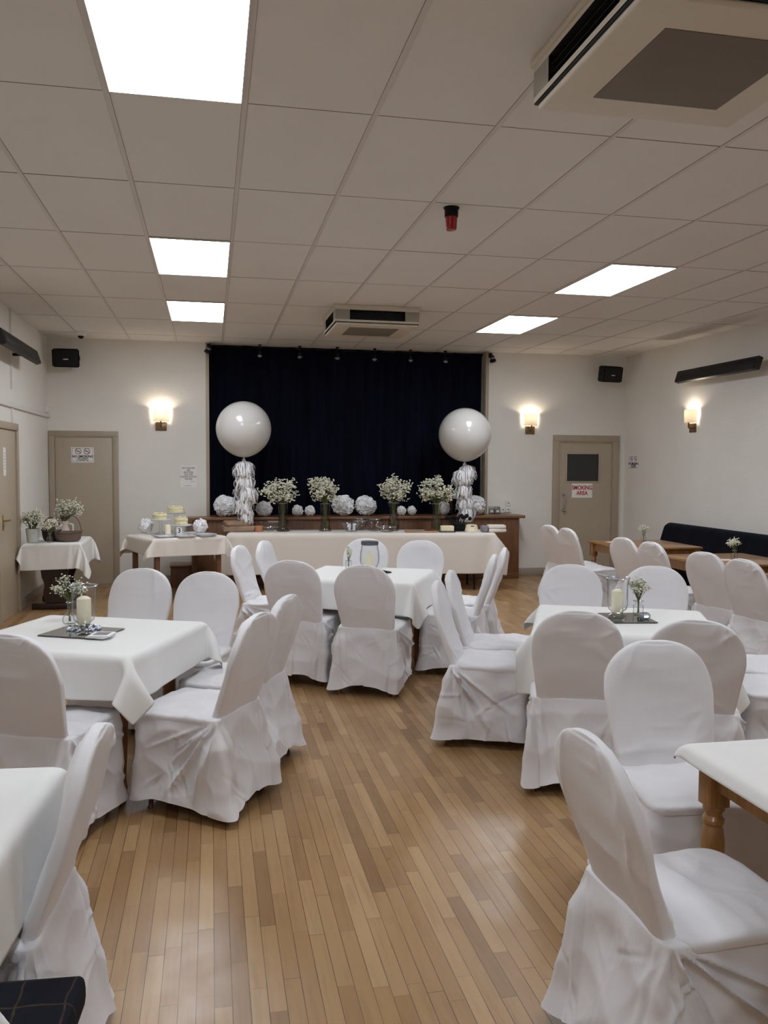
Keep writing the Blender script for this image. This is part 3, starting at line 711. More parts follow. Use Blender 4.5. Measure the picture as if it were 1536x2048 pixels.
# ---------------------------------------------------------------- tables
def turned_leg(h=.70):
    """square block on top, turned neck and a long tapered shaft"""
    mb = MB(); mb.box(-.034, .034, -.034, .034, h - .145, h, bev=.003)
    prof = [(.032, h - .145), (.034, h - .155), (.027, h - .165), (.025, h - .175), (.033, h - .187), (.033, h - .198), (.026, h - .207), (.031, h - .22), (.036, h - .26), (.035, h - .32), (.028, h - .48), (.022, .12), (.024, .085), (.029, .075), (.029, .065), (.022, .055), (.020, .0)]
    mb.lathe(prof, seg=22, capb=False, capt=True); return mb
DG = 'square dining tables under white cloths'
def table(name, label, cen, rz, w, d, h, ix, iy, group=None, wood_=None, top=None, apron=.09, square=False):
    t = thing(name, label, 'table', (cen[0], cen[1], 0), rz, group)
    W_ = wood_ or M['table_wood']
    k_ = .012 if group == DG or square else 0
    MB().box(-w / 2 + k_, w / 2 - k_, -d / 2 + k_, d / 2 - k_, h - .024, h, bev=.006).build('tabletop', top or M['top_wood'], t)
    a, b = w / 2 - ix, d / 2 - iy
    mb = MB(); z0, z1 = h - .026 - apron, h - .026
    for q in ((-a, a, -b - .012, -b + .012), (-a, a, b - .012, b + .012), (-a - .012, -a + .012, -b, b), (a - .012, a + .012, -b, b)): mb.box(*q, z0, z1)
    mb.build('apron', W_, t)
    first = None
    for sx in (-1, 1):
        for sy in (-1, 1):
            if first is None:
                m_ = MB().box(-.028, .028, -.028, .028, 0, h - .026, bev=.004) if square else turned_leg(h - .026)
                first = m_.build('leg', W_, t)
                o = first
            else: o = first.copy(); col.objects.link(o)
            o.location = (sx * a, sy * b, 0)
    return t
def cloth(name, key, label, cen, rz, z, mat_, sx=1, sy=1, group=None, sub=2, sz=1):
    P = decode(key).copy(); P[..., 0] *= sx; P[..., 1] *= sy; P[..., 2] *= sz
    P[..., 2] -= .006
    mb = MB(); mb.grid([[tuple(p) for p in row] for row in P]); o = mb.build(name, mat_, loc=(cen[0], cen[1], z), rot=(0, 0, rz), sharp=0)
    s = o.modifiers.new('smooth', 'SUBSURF'); s.levels = 1; s.render_levels = sub
    k = o.modifiers.new('thickness', 'SOLIDIFY'); k.thickness = .0018; k.offset = 1
    return tag(o, label, 'tablecloth', group)
TT = .745
T1, T2, T3, T4, T5 = (-.645, 4.493), (1.205, 6.56), (2.277, 4.346), (1.925, 1.93), (-.94, 2.125)
A1, A2, A3, A4, A5 = R(-22.5), R(-25), R(-24), R(0), R(-5)
table('dining_table', 'wooden dining table under the white cloth in the left middle of the room', T1, A1, .945, .865, TT, .13, .17, DG)
table('dining_table', 'wooden dining table under the white cloth in front of the buffet', T2, A2, .945, .865, TT, .08, .29, DG)
table('dining_table', 'wooden dining table under the white cloth with the rectangular mirror', T3, A3, .945, .865, TT, .09, .25, DG)
table('dining_table', 'orange wooden dining table at the right edge with its turned leg showing', T4, A4, .945, .865, TT, .07, .07, DG)
table('dining_table', 'wooden dining table hidden under the nearest cloth at the left edge', T5, A5, .945, .865, TT, .12, .0, DG)
CG = 'white cloths on the square dining tables'
cloth('tablecloth', 'square_a', 'white tablecloth on the left middle table with the square mirror', T1, A1, TT, M['table_cloth'], group=CG)
cloth('tablecloth', 'square_b', 'white tablecloth on the centre table in front of the buffet', T2, A2, TT, M['table_cloth'], group=CG)
cloth('tablecloth', 'square_c', 'white tablecloth on the right middle table with the rectangular mirror', T3, A3, TT, M['table_cloth'], group=CG)
cloth('tablecloth', 'near_right', 'white tablecloth with a short overhang on the table at the right edge', T4, A4, TT, M['table_cloth'], group=CG)
cloth('tablecloth', 'near_left', 'white tablecloth on the nearest table at the left edge', T5, A5, TT, M['table_cloth'], group=CG)

# corner table with dark trestle legs, cake table, long buffet table
TA, TB = (-1.705, 10.09), (-.42, 10.52)
AB = R(26)
t = thing('trestle_table', 'dark wooden trestle table in the left corner under a white cloth', 'table', (TA[0], TA[1], 0))
MB().box(-.275, .275, -.415, .415, .716, .739, bev=.004).build('tabletop', M['dark_wood'], t)
out = [(-.09, .07), (-.115, .12), (-.12, .2), (-.1, .28), (-.135, .36), (-.145, .46), (-.12, .56), (-.135, .64), (-.15, .714)]
out = out + [(-x, z) for x, z in reversed(out)]
for s in (-1, 1):
    MB().prism(out, -.018, .018, M=Matrix.Translation((0, s * .3, 0)) @ Matrix.Rotation(PI / 2, 4, 'X'), bev=.004).build('leg', M['dark_wood'], t)
    MB().box(-.24, .24, s * .3 - .035, s * .3 + .035, 0, .068, bev=.012).build('foot', M['dark_wood'], t)
MB().box(-.03, .03, -.32, .32, .24, .32, bev=.004).build('stretcher', M['dark_wood'], t)
cloth('tablecloth', 'corner', 'white tablecloth on the trestle table in the left corner', TA, 0, .74, M['table_cloth'], sx=.97)
table('cake_table', 'brown square-legged table under the cake display', TB, AB, .90, .79, .742, .06, .06, None, M['stage_wood'], M['stage_wood'], square=True)
cloth('tablecloth', 'cake', 'cream tablecloth on the cake table', TB, AB, .742, M['cream_cloth'])
# long buffet
BU = (1.93, 10.80); AU = R(-6.6)
t = thing('buffet_table', 'long folding buffet table in front of the stage', 'table', (BU[0], BU[1], 0), AU)
MB().box(-1.685, 1.685, -.272, .272, .722, .741, bev=.004).build('tabletop', M['board'], t)
first = None
for sx in (-1, 1):
    mb = MB()
    mb.tube([(sx * 1.45, -.24, 0), (sx * 1.45, -.22, .70), (sx * 1.45, .22, .70), (sx * 1.45, .24, 0)], .013, 10)
    mb.tube([(sx * 1.45, -.232, .28), (sx * 1.45, .232, .28)], .01, 8); mb.build('leg', M['black_metal'], t)
MB().tube([(-1.44, 0, .3), (-.6, 0, .71)], .009, 8).tube([(1.44, 0, .3), (.6, 0, .71)], .009, 8).build('brace', M['black_metal'], t)
cloth('tablecloth', 'buffet', 'long cream tablecloth hanging from the buffet table by the stage', BU, AU, .742, M['cream_cloth'])
# bare wooden tables along the right wall
WG = 'bare wooden tables along the right wall'
W1, W2, W3 = (4.83, 8.76), (4.87, 7.20), (4.94, 5.72)
table('pub_table', 'bare orange wooden table nearest the smoking area door', W1, 0, .92, .93, .735, .05, .05, WG)
table('pub_table', 'bare orange wooden table in front of the velvet bench, second from the door', W2, 0, .92, .93, .735, .05, .05, WG)
table('pub_table', 'bare orange wooden table at the right edge of the photo', W3, 0, .92, .93, .735, .05, .05, WG)
# banquette
t = thing('banquette', 'long black velvet banquette against the right wall', 'bench', (XR, 7.2, 0))
def profile_run(name, prof, y0, y1, mat_, n=2, rnd=.06):
    mb = MB(); rows = []
    for y, k in ((y0, 0), (y0 + .0, .86), (y0 + .012, .95), (y0 + .04, 1), (y1 - .04, 1), (y1 - .012, .95), (y1, .86), (y1, 0)):
        cx = sum(p[0] for p in prof) / len(prof); cz = sum(p[1] for p in prof) / len(prof)
        rows.append([(cx + (p[0] - cx) * k, y, cz + (p[1] - cz) * k) for p in prof])
    mb.grid(rows, closed_u=True); return mb.build(name, mat_, t, sharp=50)
def rr(x0, x1, z0, z1, r, lean=0, n=6):
    pts = []
    for cx, cz, a0 in ((x1 - r, z1 - r, 0), (x0 + r, z1 - r, PI / 2), (x0 + r, z0 + r, PI), (x1 - r, z0 + r, 1.5 * PI)):
        for i in range(n + 1):
            a = a0 + PI / 2 * i / n; z = cz + r * math.sin(a); pts.append((cx + r * math.cos(a) + lean * (z - z0), z))
    return pts
profile_run('backrest', rr(-.30, -.16, .40, .87, .06, .3), -3.2, 3.0, M['bench'])
profile_run('seat', rr(-.66, -.18, .33, .47, .05), -3.2, 2.95, M['bench'])
MB().box(-.62, -.02, -3.15, 2.92, 0, .33, bev=.004).build('base', M['bench'], t)
MB().box(-.16, -.02, -3.15, 2.92, .33, .6).build('support', M['bench'], t)
# low upholstered stool, bottom left
t = thing('stool', 'navy plaid upholstered stool in the bottom left corner', 'stool', (-.52, 1.735, 0), R(-4))
mb = MB(); mb.prism([(-.225, -.215), (.225, -.215), (.225, .215), (-.225, .215)], .40, .475, bev=0)
bmesh.ops.bevel(mb.bm, geom=mb.bm.edges[:], offset=.028, segments=4, affect='EDGES', profile=.6)
for f in mb.bm.faces: f.smooth = True
mb.build('seat', M['plaid'], t)
MB().box(-.2, .2, -.19, .19, .345, .402, bev=.004).build('frame', M['dark_wood'], t)
for sx in (-1, 1):
    for sy in (-1, 1): MB().tube([(sx * .185, sy * .175, 0), (sx * .18, sy * .17, .36)], [.016, .022], 12).build('leg', M['dark_wood'], t)

# ---------------------------------------------------------------- covered chairs
def back_mesh(seed):
    rnd = random.Random(seed); mb = MB(); rows = []
    N = 88; ZA = .695; zs = []
    for j in range(36): zs.append(.43 + (ZA - .43) * j / 35)
    for j in range(1, 33): zs.append(ZA + (.912 - ZA) * math.sin(PI / 2 * j / 32.4))
    cre = []
    for k in range(9):
        x0, z0, an, ln = rnd.uniform(-.2, .2), rnd.uniform(.45, .85), rnd.uniform(.15, 1.4) * rnd.choice((1, -1)), rnd.uniform(.08, .25)
        cre.append((x0, z0, math.cos(an), math.sin(an), ln, rnd.uniform(.004, .010), rnd.uniform(.006, .012), rnd.choice((1, -1))))
    for k in range(6):                                     # rumples just above the seat
        cre.append((rnd.uniform(-.18, .05), rnd.uniform(.48, .58), math.cos(k - 2.5) ** 2, rnd.uniform(-.35, .35), rnd.uniform(.07, .2), rnd.uniform(.004, .009), rnd.uniform(.005, .010), 1))
    for k in range(7):
        an = rnd.uniform(.9, 2.2); cre.append((rnd.uniform(-.17, .17), .90, math.cos(an), -math.sin(an), rnd.uniform(.06, .24), rnd.uniform(.004, .009), rnd.uniform(.006, .012), rnd.choice((1, -1))))
    a1, a2 = rnd.uniform(0, 9), rnd.uniform(0, 9)
    seam = rnd.uniform(-.02, .02)
    for z in zs:
        k = (z - .47) / .445
        w = .190 + .030 * min(1, max(0, (z - .45) / .25))
        q = 1.0
        if z > ZA: q = max(0.0, 1 - ((z - ZA) / (.9135 - ZA)) ** 2.5) ** (1 / 2.3)
        w *= q; th = .024 * (.55 + .45 * q) if z > ZA else .024
        if z > .9: th *= .8
        yc = -.203 - .132 * k - .010 * math.sin(PI * min(1, max(0, k)))
        row = []
        for i in range(N):
            a = 2 * PI * i / N; c, s = math.cos(a), math.sin(a)
            x = w * math.copysign(abs(c) ** .42, c); y = th * math.copysign(abs(s) ** .55, s)
            y -= .012 * (x / .22) ** 2                        # gently wrapped shoulders
            pn = noise.noise((x * 7 + a1, y * 3 + (5 if s > 0 else 0), z * 5 + a2)) * .006 + noise.noise((x * 16 + a2, a1, z * 9)) * .0025
            # centre seam and droop folds under the top edge
            if s < 0: pn += .0035 * math.exp(-((x - seam - .03 * (z - .7)) / .004) ** 2)
            for (x0, z0, cx_, cz_, ln, am, ww, sd) in cre:
                u_ = (x - x0) * cx_ + (z - z0) * cz_
                if -.02 < u_ < ln + .02 and (s > 0) == (sd > 0):
                    v_ = abs(-(x - x0) * cz_ + (z - z0) * cx_); pn += am * math.exp(-v_ / ww) * min(1, (u_ + .02) / .04, (ln + .02 - u_) / .05)
            pn += (noise.voronoi(Vector((x * 6 + a1, (3 if s > 0 else 0) + a2, z * 6)))[0][0] - .3) * .012
            y += pn * (1 if s > 0 else -1) * min(1, .3 + q)
            row.append((x, yc + y, z + noise.noise((x * 9 + a1, 0, a2)) * .003))
        rows.append(row)
    V = mb.grid(rows, closed_u=True); mb._f([v for v in V[-1]], 0); mb._f([v for v in V[0]][::-1], 0)
    bmesh.ops.remove_doubles(mb.bm, verts=mb.bm.verts[:], dist=.0004)
    return mb
def seat_mesh(seed):
    rnd = random.Random(seed); a1 = rnd.uniform(0, 9); mb = MB(); rows = []
    prof = [(1.0, .440), (1.012, .452), (1.008, .461), (.985, .467), (.93, .470), (.86, .472), (.78, .474), (.7, .476), (.6, .478), (.5, .479), (.4, .480), (.3, .480), (.2, .481), (.1, .481), (.02, .481)]
    hx, y0, y1, r = .224, -.205, .212, .055
    base = []
    for cx, cy, aa in ((hx - r, y1 - r, 0), (-hx + r, y1 - r, PI / 2), (-hx + r, y0 + r, PI), (hx - r, y0 + r, 1.5 * PI)):
        for i in range(7):
            a = aa + PI / 2 * i / 6; base.append((cx + r * math.cos(a), cy + r * math.sin(a)))
        nx = {0: (-hx + r, y1), 1: (-hx, y0 + r), 2: (hx - r, y0), 3: (hx, y1 - r)}[len(base) // 7 - 1] if len(base) % 7 == 0 else None
    full = []
    for i, p in enumerate(base):
        n = base[(i + 1) % len(base)]; d = math.hypot(n[0] - p[0], n[1] - p[1]); m = max(1, int(d / .018))
        for k in range(m): full.append((p[0] + (n[0] - p[0]) * k / m, p[1] + (n[1] - p[1]) * k / m))
    for k, z in prof:
        row = []
        for x, y in full:
            X, Y = x * k, (y + .005) * k - .005
            dz = (noise.noise((X * 9 + a1, Y * 4, a1)) * .007 - abs(noise.noise((X * 5, Y * 16 + a1, 2))) * .011 + (noise.voronoi(Vector((X * 8 + a1, Y * 8, a1)))[0][0] - .3) * .022) * (1 if k < .95 else .35)
            row.append((X, Y, z + dz))
        rows.append(row)
    V = mb.grid(rows, closed_u=True); mb._f(V[-1], 0); return mb
def finer(P, closed):
    """twice the points along both grid directions (cubic midpoints)"""
    n = P.shape[1]
    if closed: p0, p1, p2, p3 = np.roll(P, 1, 1), P, np.roll(P, -1, 1), np.roll(P, -2, 1)
    mid = (9 * (p1 + p2) - p0 - p3) / 16
    Q = np.empty((P.shape[0], 2 * n, 3)); Q[:, 0::2] = P; Q[:, 1::2] = mid
    E = np.concatenate([2 * Q[:1] - Q[1:2], Q, 2 * Q[-1:] - Q[-2:-1]], 0)
    mid = (9 * (E[1:-2] + E[2:-1]) - E[:-3] - E[3:]) / 16
    U = np.empty((2 * Q.shape[0] - 1, Q.shape[1], 3)); U[0::2] = Q; U[1::2] = mid
    return U
def crease_field(S, T, L, segs):
    out = np.zeros_like(S)
    for (s0, t0, s1, t1, amp, w) in segs:
        d = np.array([s1 - s0, t1 - t0]); ln = np.hypot(*d); d /= ln
        ds = (S - s0 + L / 2) % L - L / 2; u = ds * d[0] + (T - t0) * d[1]; v = ds * -d[1] + (T - t0) * d[0]
        q = np.clip(u / ln, 0, 1); fade = np.clip(np.minimum((u + .02) / .05, (ln - u + .02) / .07), 0, 1)
        ww = w * (.6 + .9 * q); out += amp * np.exp(-np.abs(v) / ww) * fade - amp * .45 * np.exp(-(v / (ww * 3)) ** 2) * fade
    return out
def skirt_mesh(key, mirror, seed):
    P = decode(key).copy(); rnd = random.Random(seed * 7 + 1)
    x = P[..., 0]; ax = np.abs(x); P[..., 0] = np.sign(x) * np.where(ax > .236, .236 + (ax - .236) * .45, ax)
    P = finer(P, True)
    top = P[0]; d = np.r_[0, np.cumsum(np.hypot(*np.diff(np.vstack([top, top[:1]])[:, :2], axis=0).T))]; L = d[-1]
    S = np.broadcast_to(d[:-1], P.shape[:2]); z = P[..., 2]; T = (.455 - z)
    s1 = .212; segs = []
    for c, sg in ((s1, 1), (L - s1, -1)):
        fans = sorted(rnd.uniform(.08, .44) for _ in range(5))
        for k, fa in enumerate(fans):
            segs.append((c, -.01, c + sg * fa, rnd.uniform(.14, .42) * (1.15 - fa), rnd.uniform(.022, .040), rnd.uniform(.007, .014)))
        for k in range(3): segs.append((c, .0, c - sg * rnd.uniform(.02, .15), rnd.uniform(.2, .42), rnd.uniform(.003, .008), rnd.uniform(.008, .016)))
        for k in range(5):                                  # crumple folds on the side panels
            s0, t0, an, ln = c + sg * rnd.uniform(.05, .42), rnd.uniform(.06, .36), rnd.uniform(.2, 2.9), rnd.uniform(.08, .22)
            segs.append((s0, t0, s0 + ln * math.cos(an), t0 + ln * math.sin(an), rnd.uniform(.014, .025) * rnd.choice((1, 1, -1)), rnd.uniform(.005, .011)))
    for k in range(16):
        s0, t0, an, ln = rnd.uniform(0, L), rnd.uniform(.04, .36), rnd.uniform(0, PI), rnd.uniform(.07, .2)
        segs.append((s0, t0, s0 + ln * math.cos(an), t0 + ln * math.sin(an), rnd.uniform(.007, .014) * rnd.choice((1, -1)), rnd.uniform(.005, .009)))
    h = crease_field(S, T, L, segs)
    for j in range(P.shape[0]):
        for i in range(P.shape[1]):
            p = P[j, i]; f1 = noise.voronoi(Vector((p[0] * 6 + seed, p[1] * 6, p[2] * 6)))[0][0]
            h[j, i] += .034 * (f1 - .35)
    h *= np.clip(T / .06, 0, 1)
    gu = np.roll(P, -1, 1) - np.roll(P, 1, 1); gv = np.gradient(P, axis=0); N = np.cross(gu, gv); N /= np.linalg.norm(N, axis=2, keepdims=True) + 1e-9
    if (N[5, :, :2] * P[5, :, :2]).sum() < 0: N = -N
    P = P + N * h[..., None]
    t = np.clip(T / .445, 0, 1); mid = np.exp(-(P[..., 0] / .13) ** 4)
    P[..., 2] = .455 - (.455 - P[..., 2]) * .955 + t ** 2 * (.022 * mid)
    P[..., 1] = P[..., 1] - .02 * t * (P[..., 1] < -.18)
    lip = []                                                # cloth turned in over the seat edge and under the backrest
    for k, z in ((.86, .4665), (.93, .4655), (.975, .462), (.995, .458)):
        q = P[0].copy(); q[:, 0] *= k; q[:, 1] = (q[:, 1] + .015) * k - .015; q[:, 2] = z; lip.append(q)
    P = np.concatenate([np.array(lip), P], 0)
    if mirror: P[..., 0] *= -1
    mb = MB(); mb.grid([[tuple(p) for p in row] for row in P], closed_u=True, flip=mirror); return mb
VAR = []
for i, (k, mir) in enumerate((('skirt_a', 0), ('skirt_b', 0), ('skirt_c', 0), ('skirt_d', 0), ('skirt_a', 1), ('skirt_c', 1))):
    VAR.append((k, mir, 11 + i))
protos = []
def leg_mesh(x, y, dx, dy): return MB().tube([(x + dx, y + dy, 0), (x + dx, y + dy, .012), (x + dx * .95, y + dy * .95, .014), (x, y, .44)], [.013, .013, .011, .013], 10)
def make_chair(v, legmat, label, group):
    key, mir, seed = VAR[v]
    t = thing('covered_chair', label, 'chair', group=group)
    o = back_mesh(seed).build('backrest', M['chair_cloth'], t, sharp=0)
    o = seat_mesh(seed + 40).build('seat', M['skirt_cloth'], t, sharp=0)
    s = o.modifiers.new('smooth', 'SUBSURF'); s.levels = 1; s.render_levels = 1
    o = skirt_mesh(key, mir, seed).build('skirt', M['skirt_cloth'], t, sharp=0)
    for x, y, dx, dy in ((-.17, .13, 0, .02), (.17, .13, 0, .02), (-.17, -.19, -.03, -.055), (.17, -.19, .03, -.055)):
        leg_mesh(x, y, dx, dy).build('leg', M[legmat], t)
    return t
made = {}
def chair(apex, ang, v, label, group, gold=False, sc=1.0):
    """apex: where the top of the backrest stands; ang: turn about the vertical (0 faces away from the photographer)"""
    k = (v, gold)
    if k not in made: made[k] = t = make_chair(v, 'brass' if gold else 'foot', label, group)
    else:
        t = copy_tree(made[k]); t['label'] = label; t['group'] = group
    a = R(ang); fx, fy = -math.sin(a), math.cos(a)
    t.location = (apex[0] * .979 + .335 * fx, apex[1] * .979 + .335 * fy, 0); t.rotation_euler = (0, 0, a); t.scale = (sc, sc, sc * 1.0164)
    return t
G1, G2, G3, G4, G5 = 'white covered chairs at the left middle table', 'white covered chairs at the centre table', 'white covered chairs at the right middle table', 'white covered chairs at the nearest tables', 'white covered chairs along the right wall tables'
chair((-.84, 3.70), -22, 1, 'white covered chair cut off by the left edge, its back to the camera', G1)
chair((.222, 4.0), 60, 0, 'white covered chair in side view, nearer one on the right of the left table', G1)
chair((.405, 4.53), 62, 2, 'white covered chair in side view, half hidden behind its nearer twin at the left table', G1)
chair((-.46, 5.86), 158, 3, 'white covered chair facing the camera behind the left table, left one', G1)
chair((-.02, 5.60), 157, 4, 'white covered chair facing the camera behind the left table, right one', G1)
chair((-.305, 2.32), 86, 5, 'white covered chair seen edge-on between the nearest left table and the aisle', G4)
chair((.575, 6.17), -25, 3, 'white covered chair with its back to the camera at the centre table, left one', G2)
chair((1.045, 5.79), -26, 0, 'white covered chair with its back to the camera at the centre table, right one', G2, True)
chair((.228, 7.36), -112, 1, 'white covered chair left of the centre table, nearer of two', G2)
chair((.47, 7.80), -114, 2, 'white covered chair left of the centre table, farther of two', G2)
chair((1.46, 7.90), 155, 4, 'white covered chair facing the camera behind the glass jar on the centre table', G2)
chair((1.93, 7.64), 156, 5, 'white covered chair facing the camera at the far right corner of the centre table', G2)
chair((2.20, 6.33), 66, 2, 'white covered chair right of the centre table, nearer of two', G2)
chair((2.47, 6.83), 66, 0, 'white covered chair right of the centre table, farther of two', G2)
chair((1.345, 4.93), -112, 3, 'white covered chair in side view by the aisle, nearer one left of the right table', G3)
chair((1.565, 5.40), -112, 1, 'white covered chair in side view by the aisle, farther one left of the right table', G3)
chair((1.755, 3.80), -23, 4, 'white covered chair with its back to the camera and a gold foot by the aisle', G3, True)
chair((2.20, 3.48), -24, 5, 'white covered chair with its back to the camera, partly hidden by the chair in front', G3)
chair((2.53, 5.61), 155, 0, 'white covered chair facing the camera behind the right table, left one', G3)
chair((3.09, 5.43), 155, 2, 'white covered chair facing the camera behind the right table, right one', G3)
chair((3.30, 3.78), 66, 1, 'white covered chair right of the right table, nearer one with only its seat showing', G3)
chair((3.50, 4.27), 66, 3, 'white covered chair right of the right table, farther one with only its seat showing', G3)
chair((1.775, 3.10), 173, 2, 'white covered chair facing the camera behind the nearest right table', G4)
chair((.975, 2.03), -88, 0, 'nearest white covered chair at bottom right, seen from its side', G4)
chair((3.95, 9.40), -82, 3, 'white covered chair by the smoking area door table, farther of two', G5)
chair((3.95, 8.90), -83, 1, 'white covered chair by the smoking area door table, nearer of two', G5)
chair((4.00, 7.66), -80, 0, 'white covered chair at the second wall table, farther of two', G5)
chair((4.03, 7.17), -82, 4, 'white covered chair at the second wall table, nearer of two', G5)
chair((4.01, 6.27), -78, 2, 'white covered chair at the right edge table, farther of two', G5)
chair((3.99, 5.72), -80, 5, 'white covered chair at the right edge table, nearer of two', G5)
# ---------------------------------------------------------------- balloons, pompoms, flowers
def balloon(cx, cy, cz, r, tiers, label):
    t = thing('giant_balloon', label, 'balloon', (cx, cy, cz - r), group='giant balloons with tassel tails')
    prof = []
    for j in range(41):
        a = PI * j / 40; z = -math.cos(a) * r; q = math.sin(a) * r
        if z < 0: z *= 1.0 + .045 * (abs(z) / r) ** 6
        prof.append((max(q, .004), z + r))
    MB().lathe(prof, seg=56).build('balloon', M['balloon'], t, sharp=0)
    MB().lathe([(.006, .0), (.013, -.012), (.010, -.025), (.018, -.04)], (0, 0, -.012), seg=14).build('knot', M['balloon'], t, sharp=0)
    rb = random.Random(int(cx * 100)); mb = MB()
    for k in range(7):
        a = rb.uniform(0, 6.28); pts = [(0, 0, -.03)]
        for s in range(1, 9): pts.append((.022 * math.cos(a + s * .9), .022 * math.sin(a + s * .9), -.03 - s * .014))
        mb.tube(pts, .0035, 5)
    mb.tube([(0, 0, -.02)] + [(x, y, z) for x, y, z, *_ in tiers], .003, 5)
    mb.build('ribbon', M['ribbon'], t)
    for x, y, z, rad, ln in tiers:
        mb = MB()
        for k in range(96):
            a = rb.uniform(0, 2 * PI); rr_ = rad * rb.uniform(.35, 1.15); L_ = ln * rb.uniform(.7, 1.08); w = rb.uniform(.010, .019)
            tx, ty = -math.sin(a), math.cos(a); row = []; tw = rb.uniform(-.6, .6); bulge = rb.uniform(.2, .5)
            for s in range(7):
                q = s / 6; rad_s = rr_ * (math.sin(min(1, q * 1.7) * PI / 2) ** .8) * (1 + .12 * math.sin(q * 9 + k)); zz = z + .02 - L_ * (q ** 1.25) + .03 * math.sin(q * PI) * bulge
                px, py = x + rad_s * math.cos(a + tw * q * .5), y + rad_s * math.sin(a + tw * q * .5)
                ww = w * (.5 + .7 * q); row.append([(px - tx * ww, py - ty * ww, zz + rb.uniform(-.004, .004)), (px + tx * ww + .006 * math.sin(k + s), py + ty * ww, zz + rb.uniform(-.004, .004))])
            mb.grid(row)
        mb.build('tassel', M['tassel'], t, sharp=0, solid=.0008)
balloon(.413, 10.98, 2.07, .352, [(.0, -.02, -.08, .12, .22), (.01, 0, -.25, .115, .21), (.02, -.02, -.41, .14, .21), (.0, 0, -.56, .11, .2), (.02, 0, -.69, .09, .2)], 'giant white balloon with a tassel tail, left of the stage curtain')
balloon(3.375, 10.98, 2.035, .356, [(.045, 0, -.08, .11, .21), (-.03, -.03, -.14, .13, .22), (-.02, 0, -.33, .11, .2), (.01, 0, -.5, .11, .2), (.03, -.02, -.64, .1, .2)], 'giant white balloon with a tassel tail, right of the stage curtain')

def pompom(loc, r, label, seed, group='white tissue pompoms on the stage ledge', sq=1.0):
    rb = random.Random(seed); mb = MB(); n = 230 if r > .1 else 120
    for k in range(n):
        zc = 1 - 2 * (k + .5) / n; ph = k * 2.39996 + rb.uniform(-.3, .3); s = math.sqrt(1 - zc * zc)
        d = Vector((s * math.cos(ph), s * math.sin(ph), zc)); d = (d + Vector((rb.uniform(-.2, .2), rb.uniform(-.2, .2), rb.uniform(-.2, .2)))).normalized()
        u = d.orthogonal().normalized(); u.rotate(Matrix.Rotation(rb.uniform(0, 6.28), 3, d)); v = d.cross(u)
        W = r * rb.uniform(.2, .32); ln = rb.uniform(.9, 1.1); f1, f2 = rb.uniform(0, 6), rb.uniform(5, 9); rows = []
        for j in range(4):
            q = j / 3; row = []
            for i in range(6):
                e = i / 5 - .5; lift = (.14 * math.sin(e * f2 + f1) + .05 * math.sin(e * 23 + f1)) * q
                p = d * r * (.35 + (ln - .35) * q - .25 * abs(e) * q) + u * W * e * 1.6 * (.25 + .95 * q) + v * (r * lift + r * .16 * q * q * math.sin(f1))
                p.z = p.z * sq + r * sq; p.z = max(p.z, .002); row.append(p)
            rows.append(row)
        mb.grid(rows)
    mb.sphere((0, 0, r * sq), r * .86, 16, 10, sc=(1, 1, sq * .98))
    o = mb.build('tissue_pompom', M['tissue'], loc=loc, sharp=0, solid=.0006); return tag(o, label, 'pompom', group)
ZL = .909
pp = [(.185, .155, 'big white tissue pompom at the left end of the stage ledge'), (.70, .112, 'medium white tissue pompom between the left balloon tail and the first vase'),
      (1.155, .078, 'small white tissue pompom right of the first vase, left one of a pair'), (1.325, .074, 'small white tissue pompom right of the first vase, right of a touching pair'),
      (1.785, .155, 'big white tissue pompom directly right of the second flower vase'), (2.10, .15, 'big white tissue pompom directly left of the third flower vase'),
      (2.61, .068, 'small white tissue pompom right of the third vase, left of a touching pair'), (2.76, .068, 'small white tissue pompom right of the third vase, right of a touching pair'),
      (3.21, .105, 'medium white tissue pompom between the fourth vase and the right balloon tail'), (3.685, .15, 'big white tissue pompom at the right end of the stage ledge by the jamb')]
for i, (x, r, lb) in enumerate(pp): pompom((x, YB - .19 + (.0 if r < .1 else .0), ZL), r, lb, 50 + i, sq=.93 if r > .1 else 1)
def on_table(cen, rz, x, y): return cen[0] + x * math.cos(rz) - y * math.sin(rz), cen[1] + x * math.sin(rz) + y * math.cos(rz)
ZBC = .749
pompom((-.80, 10.78, ZBC), .095, 'white tissue pompom at the left end of the cake table', 71, 'white tissue pompoms on the cake table')
pompom((-.135, 10.70, ZBC), .092, 'white tissue pompom right of the cakes on the cake table', 72, 'white tissue pompoms on the cake table')

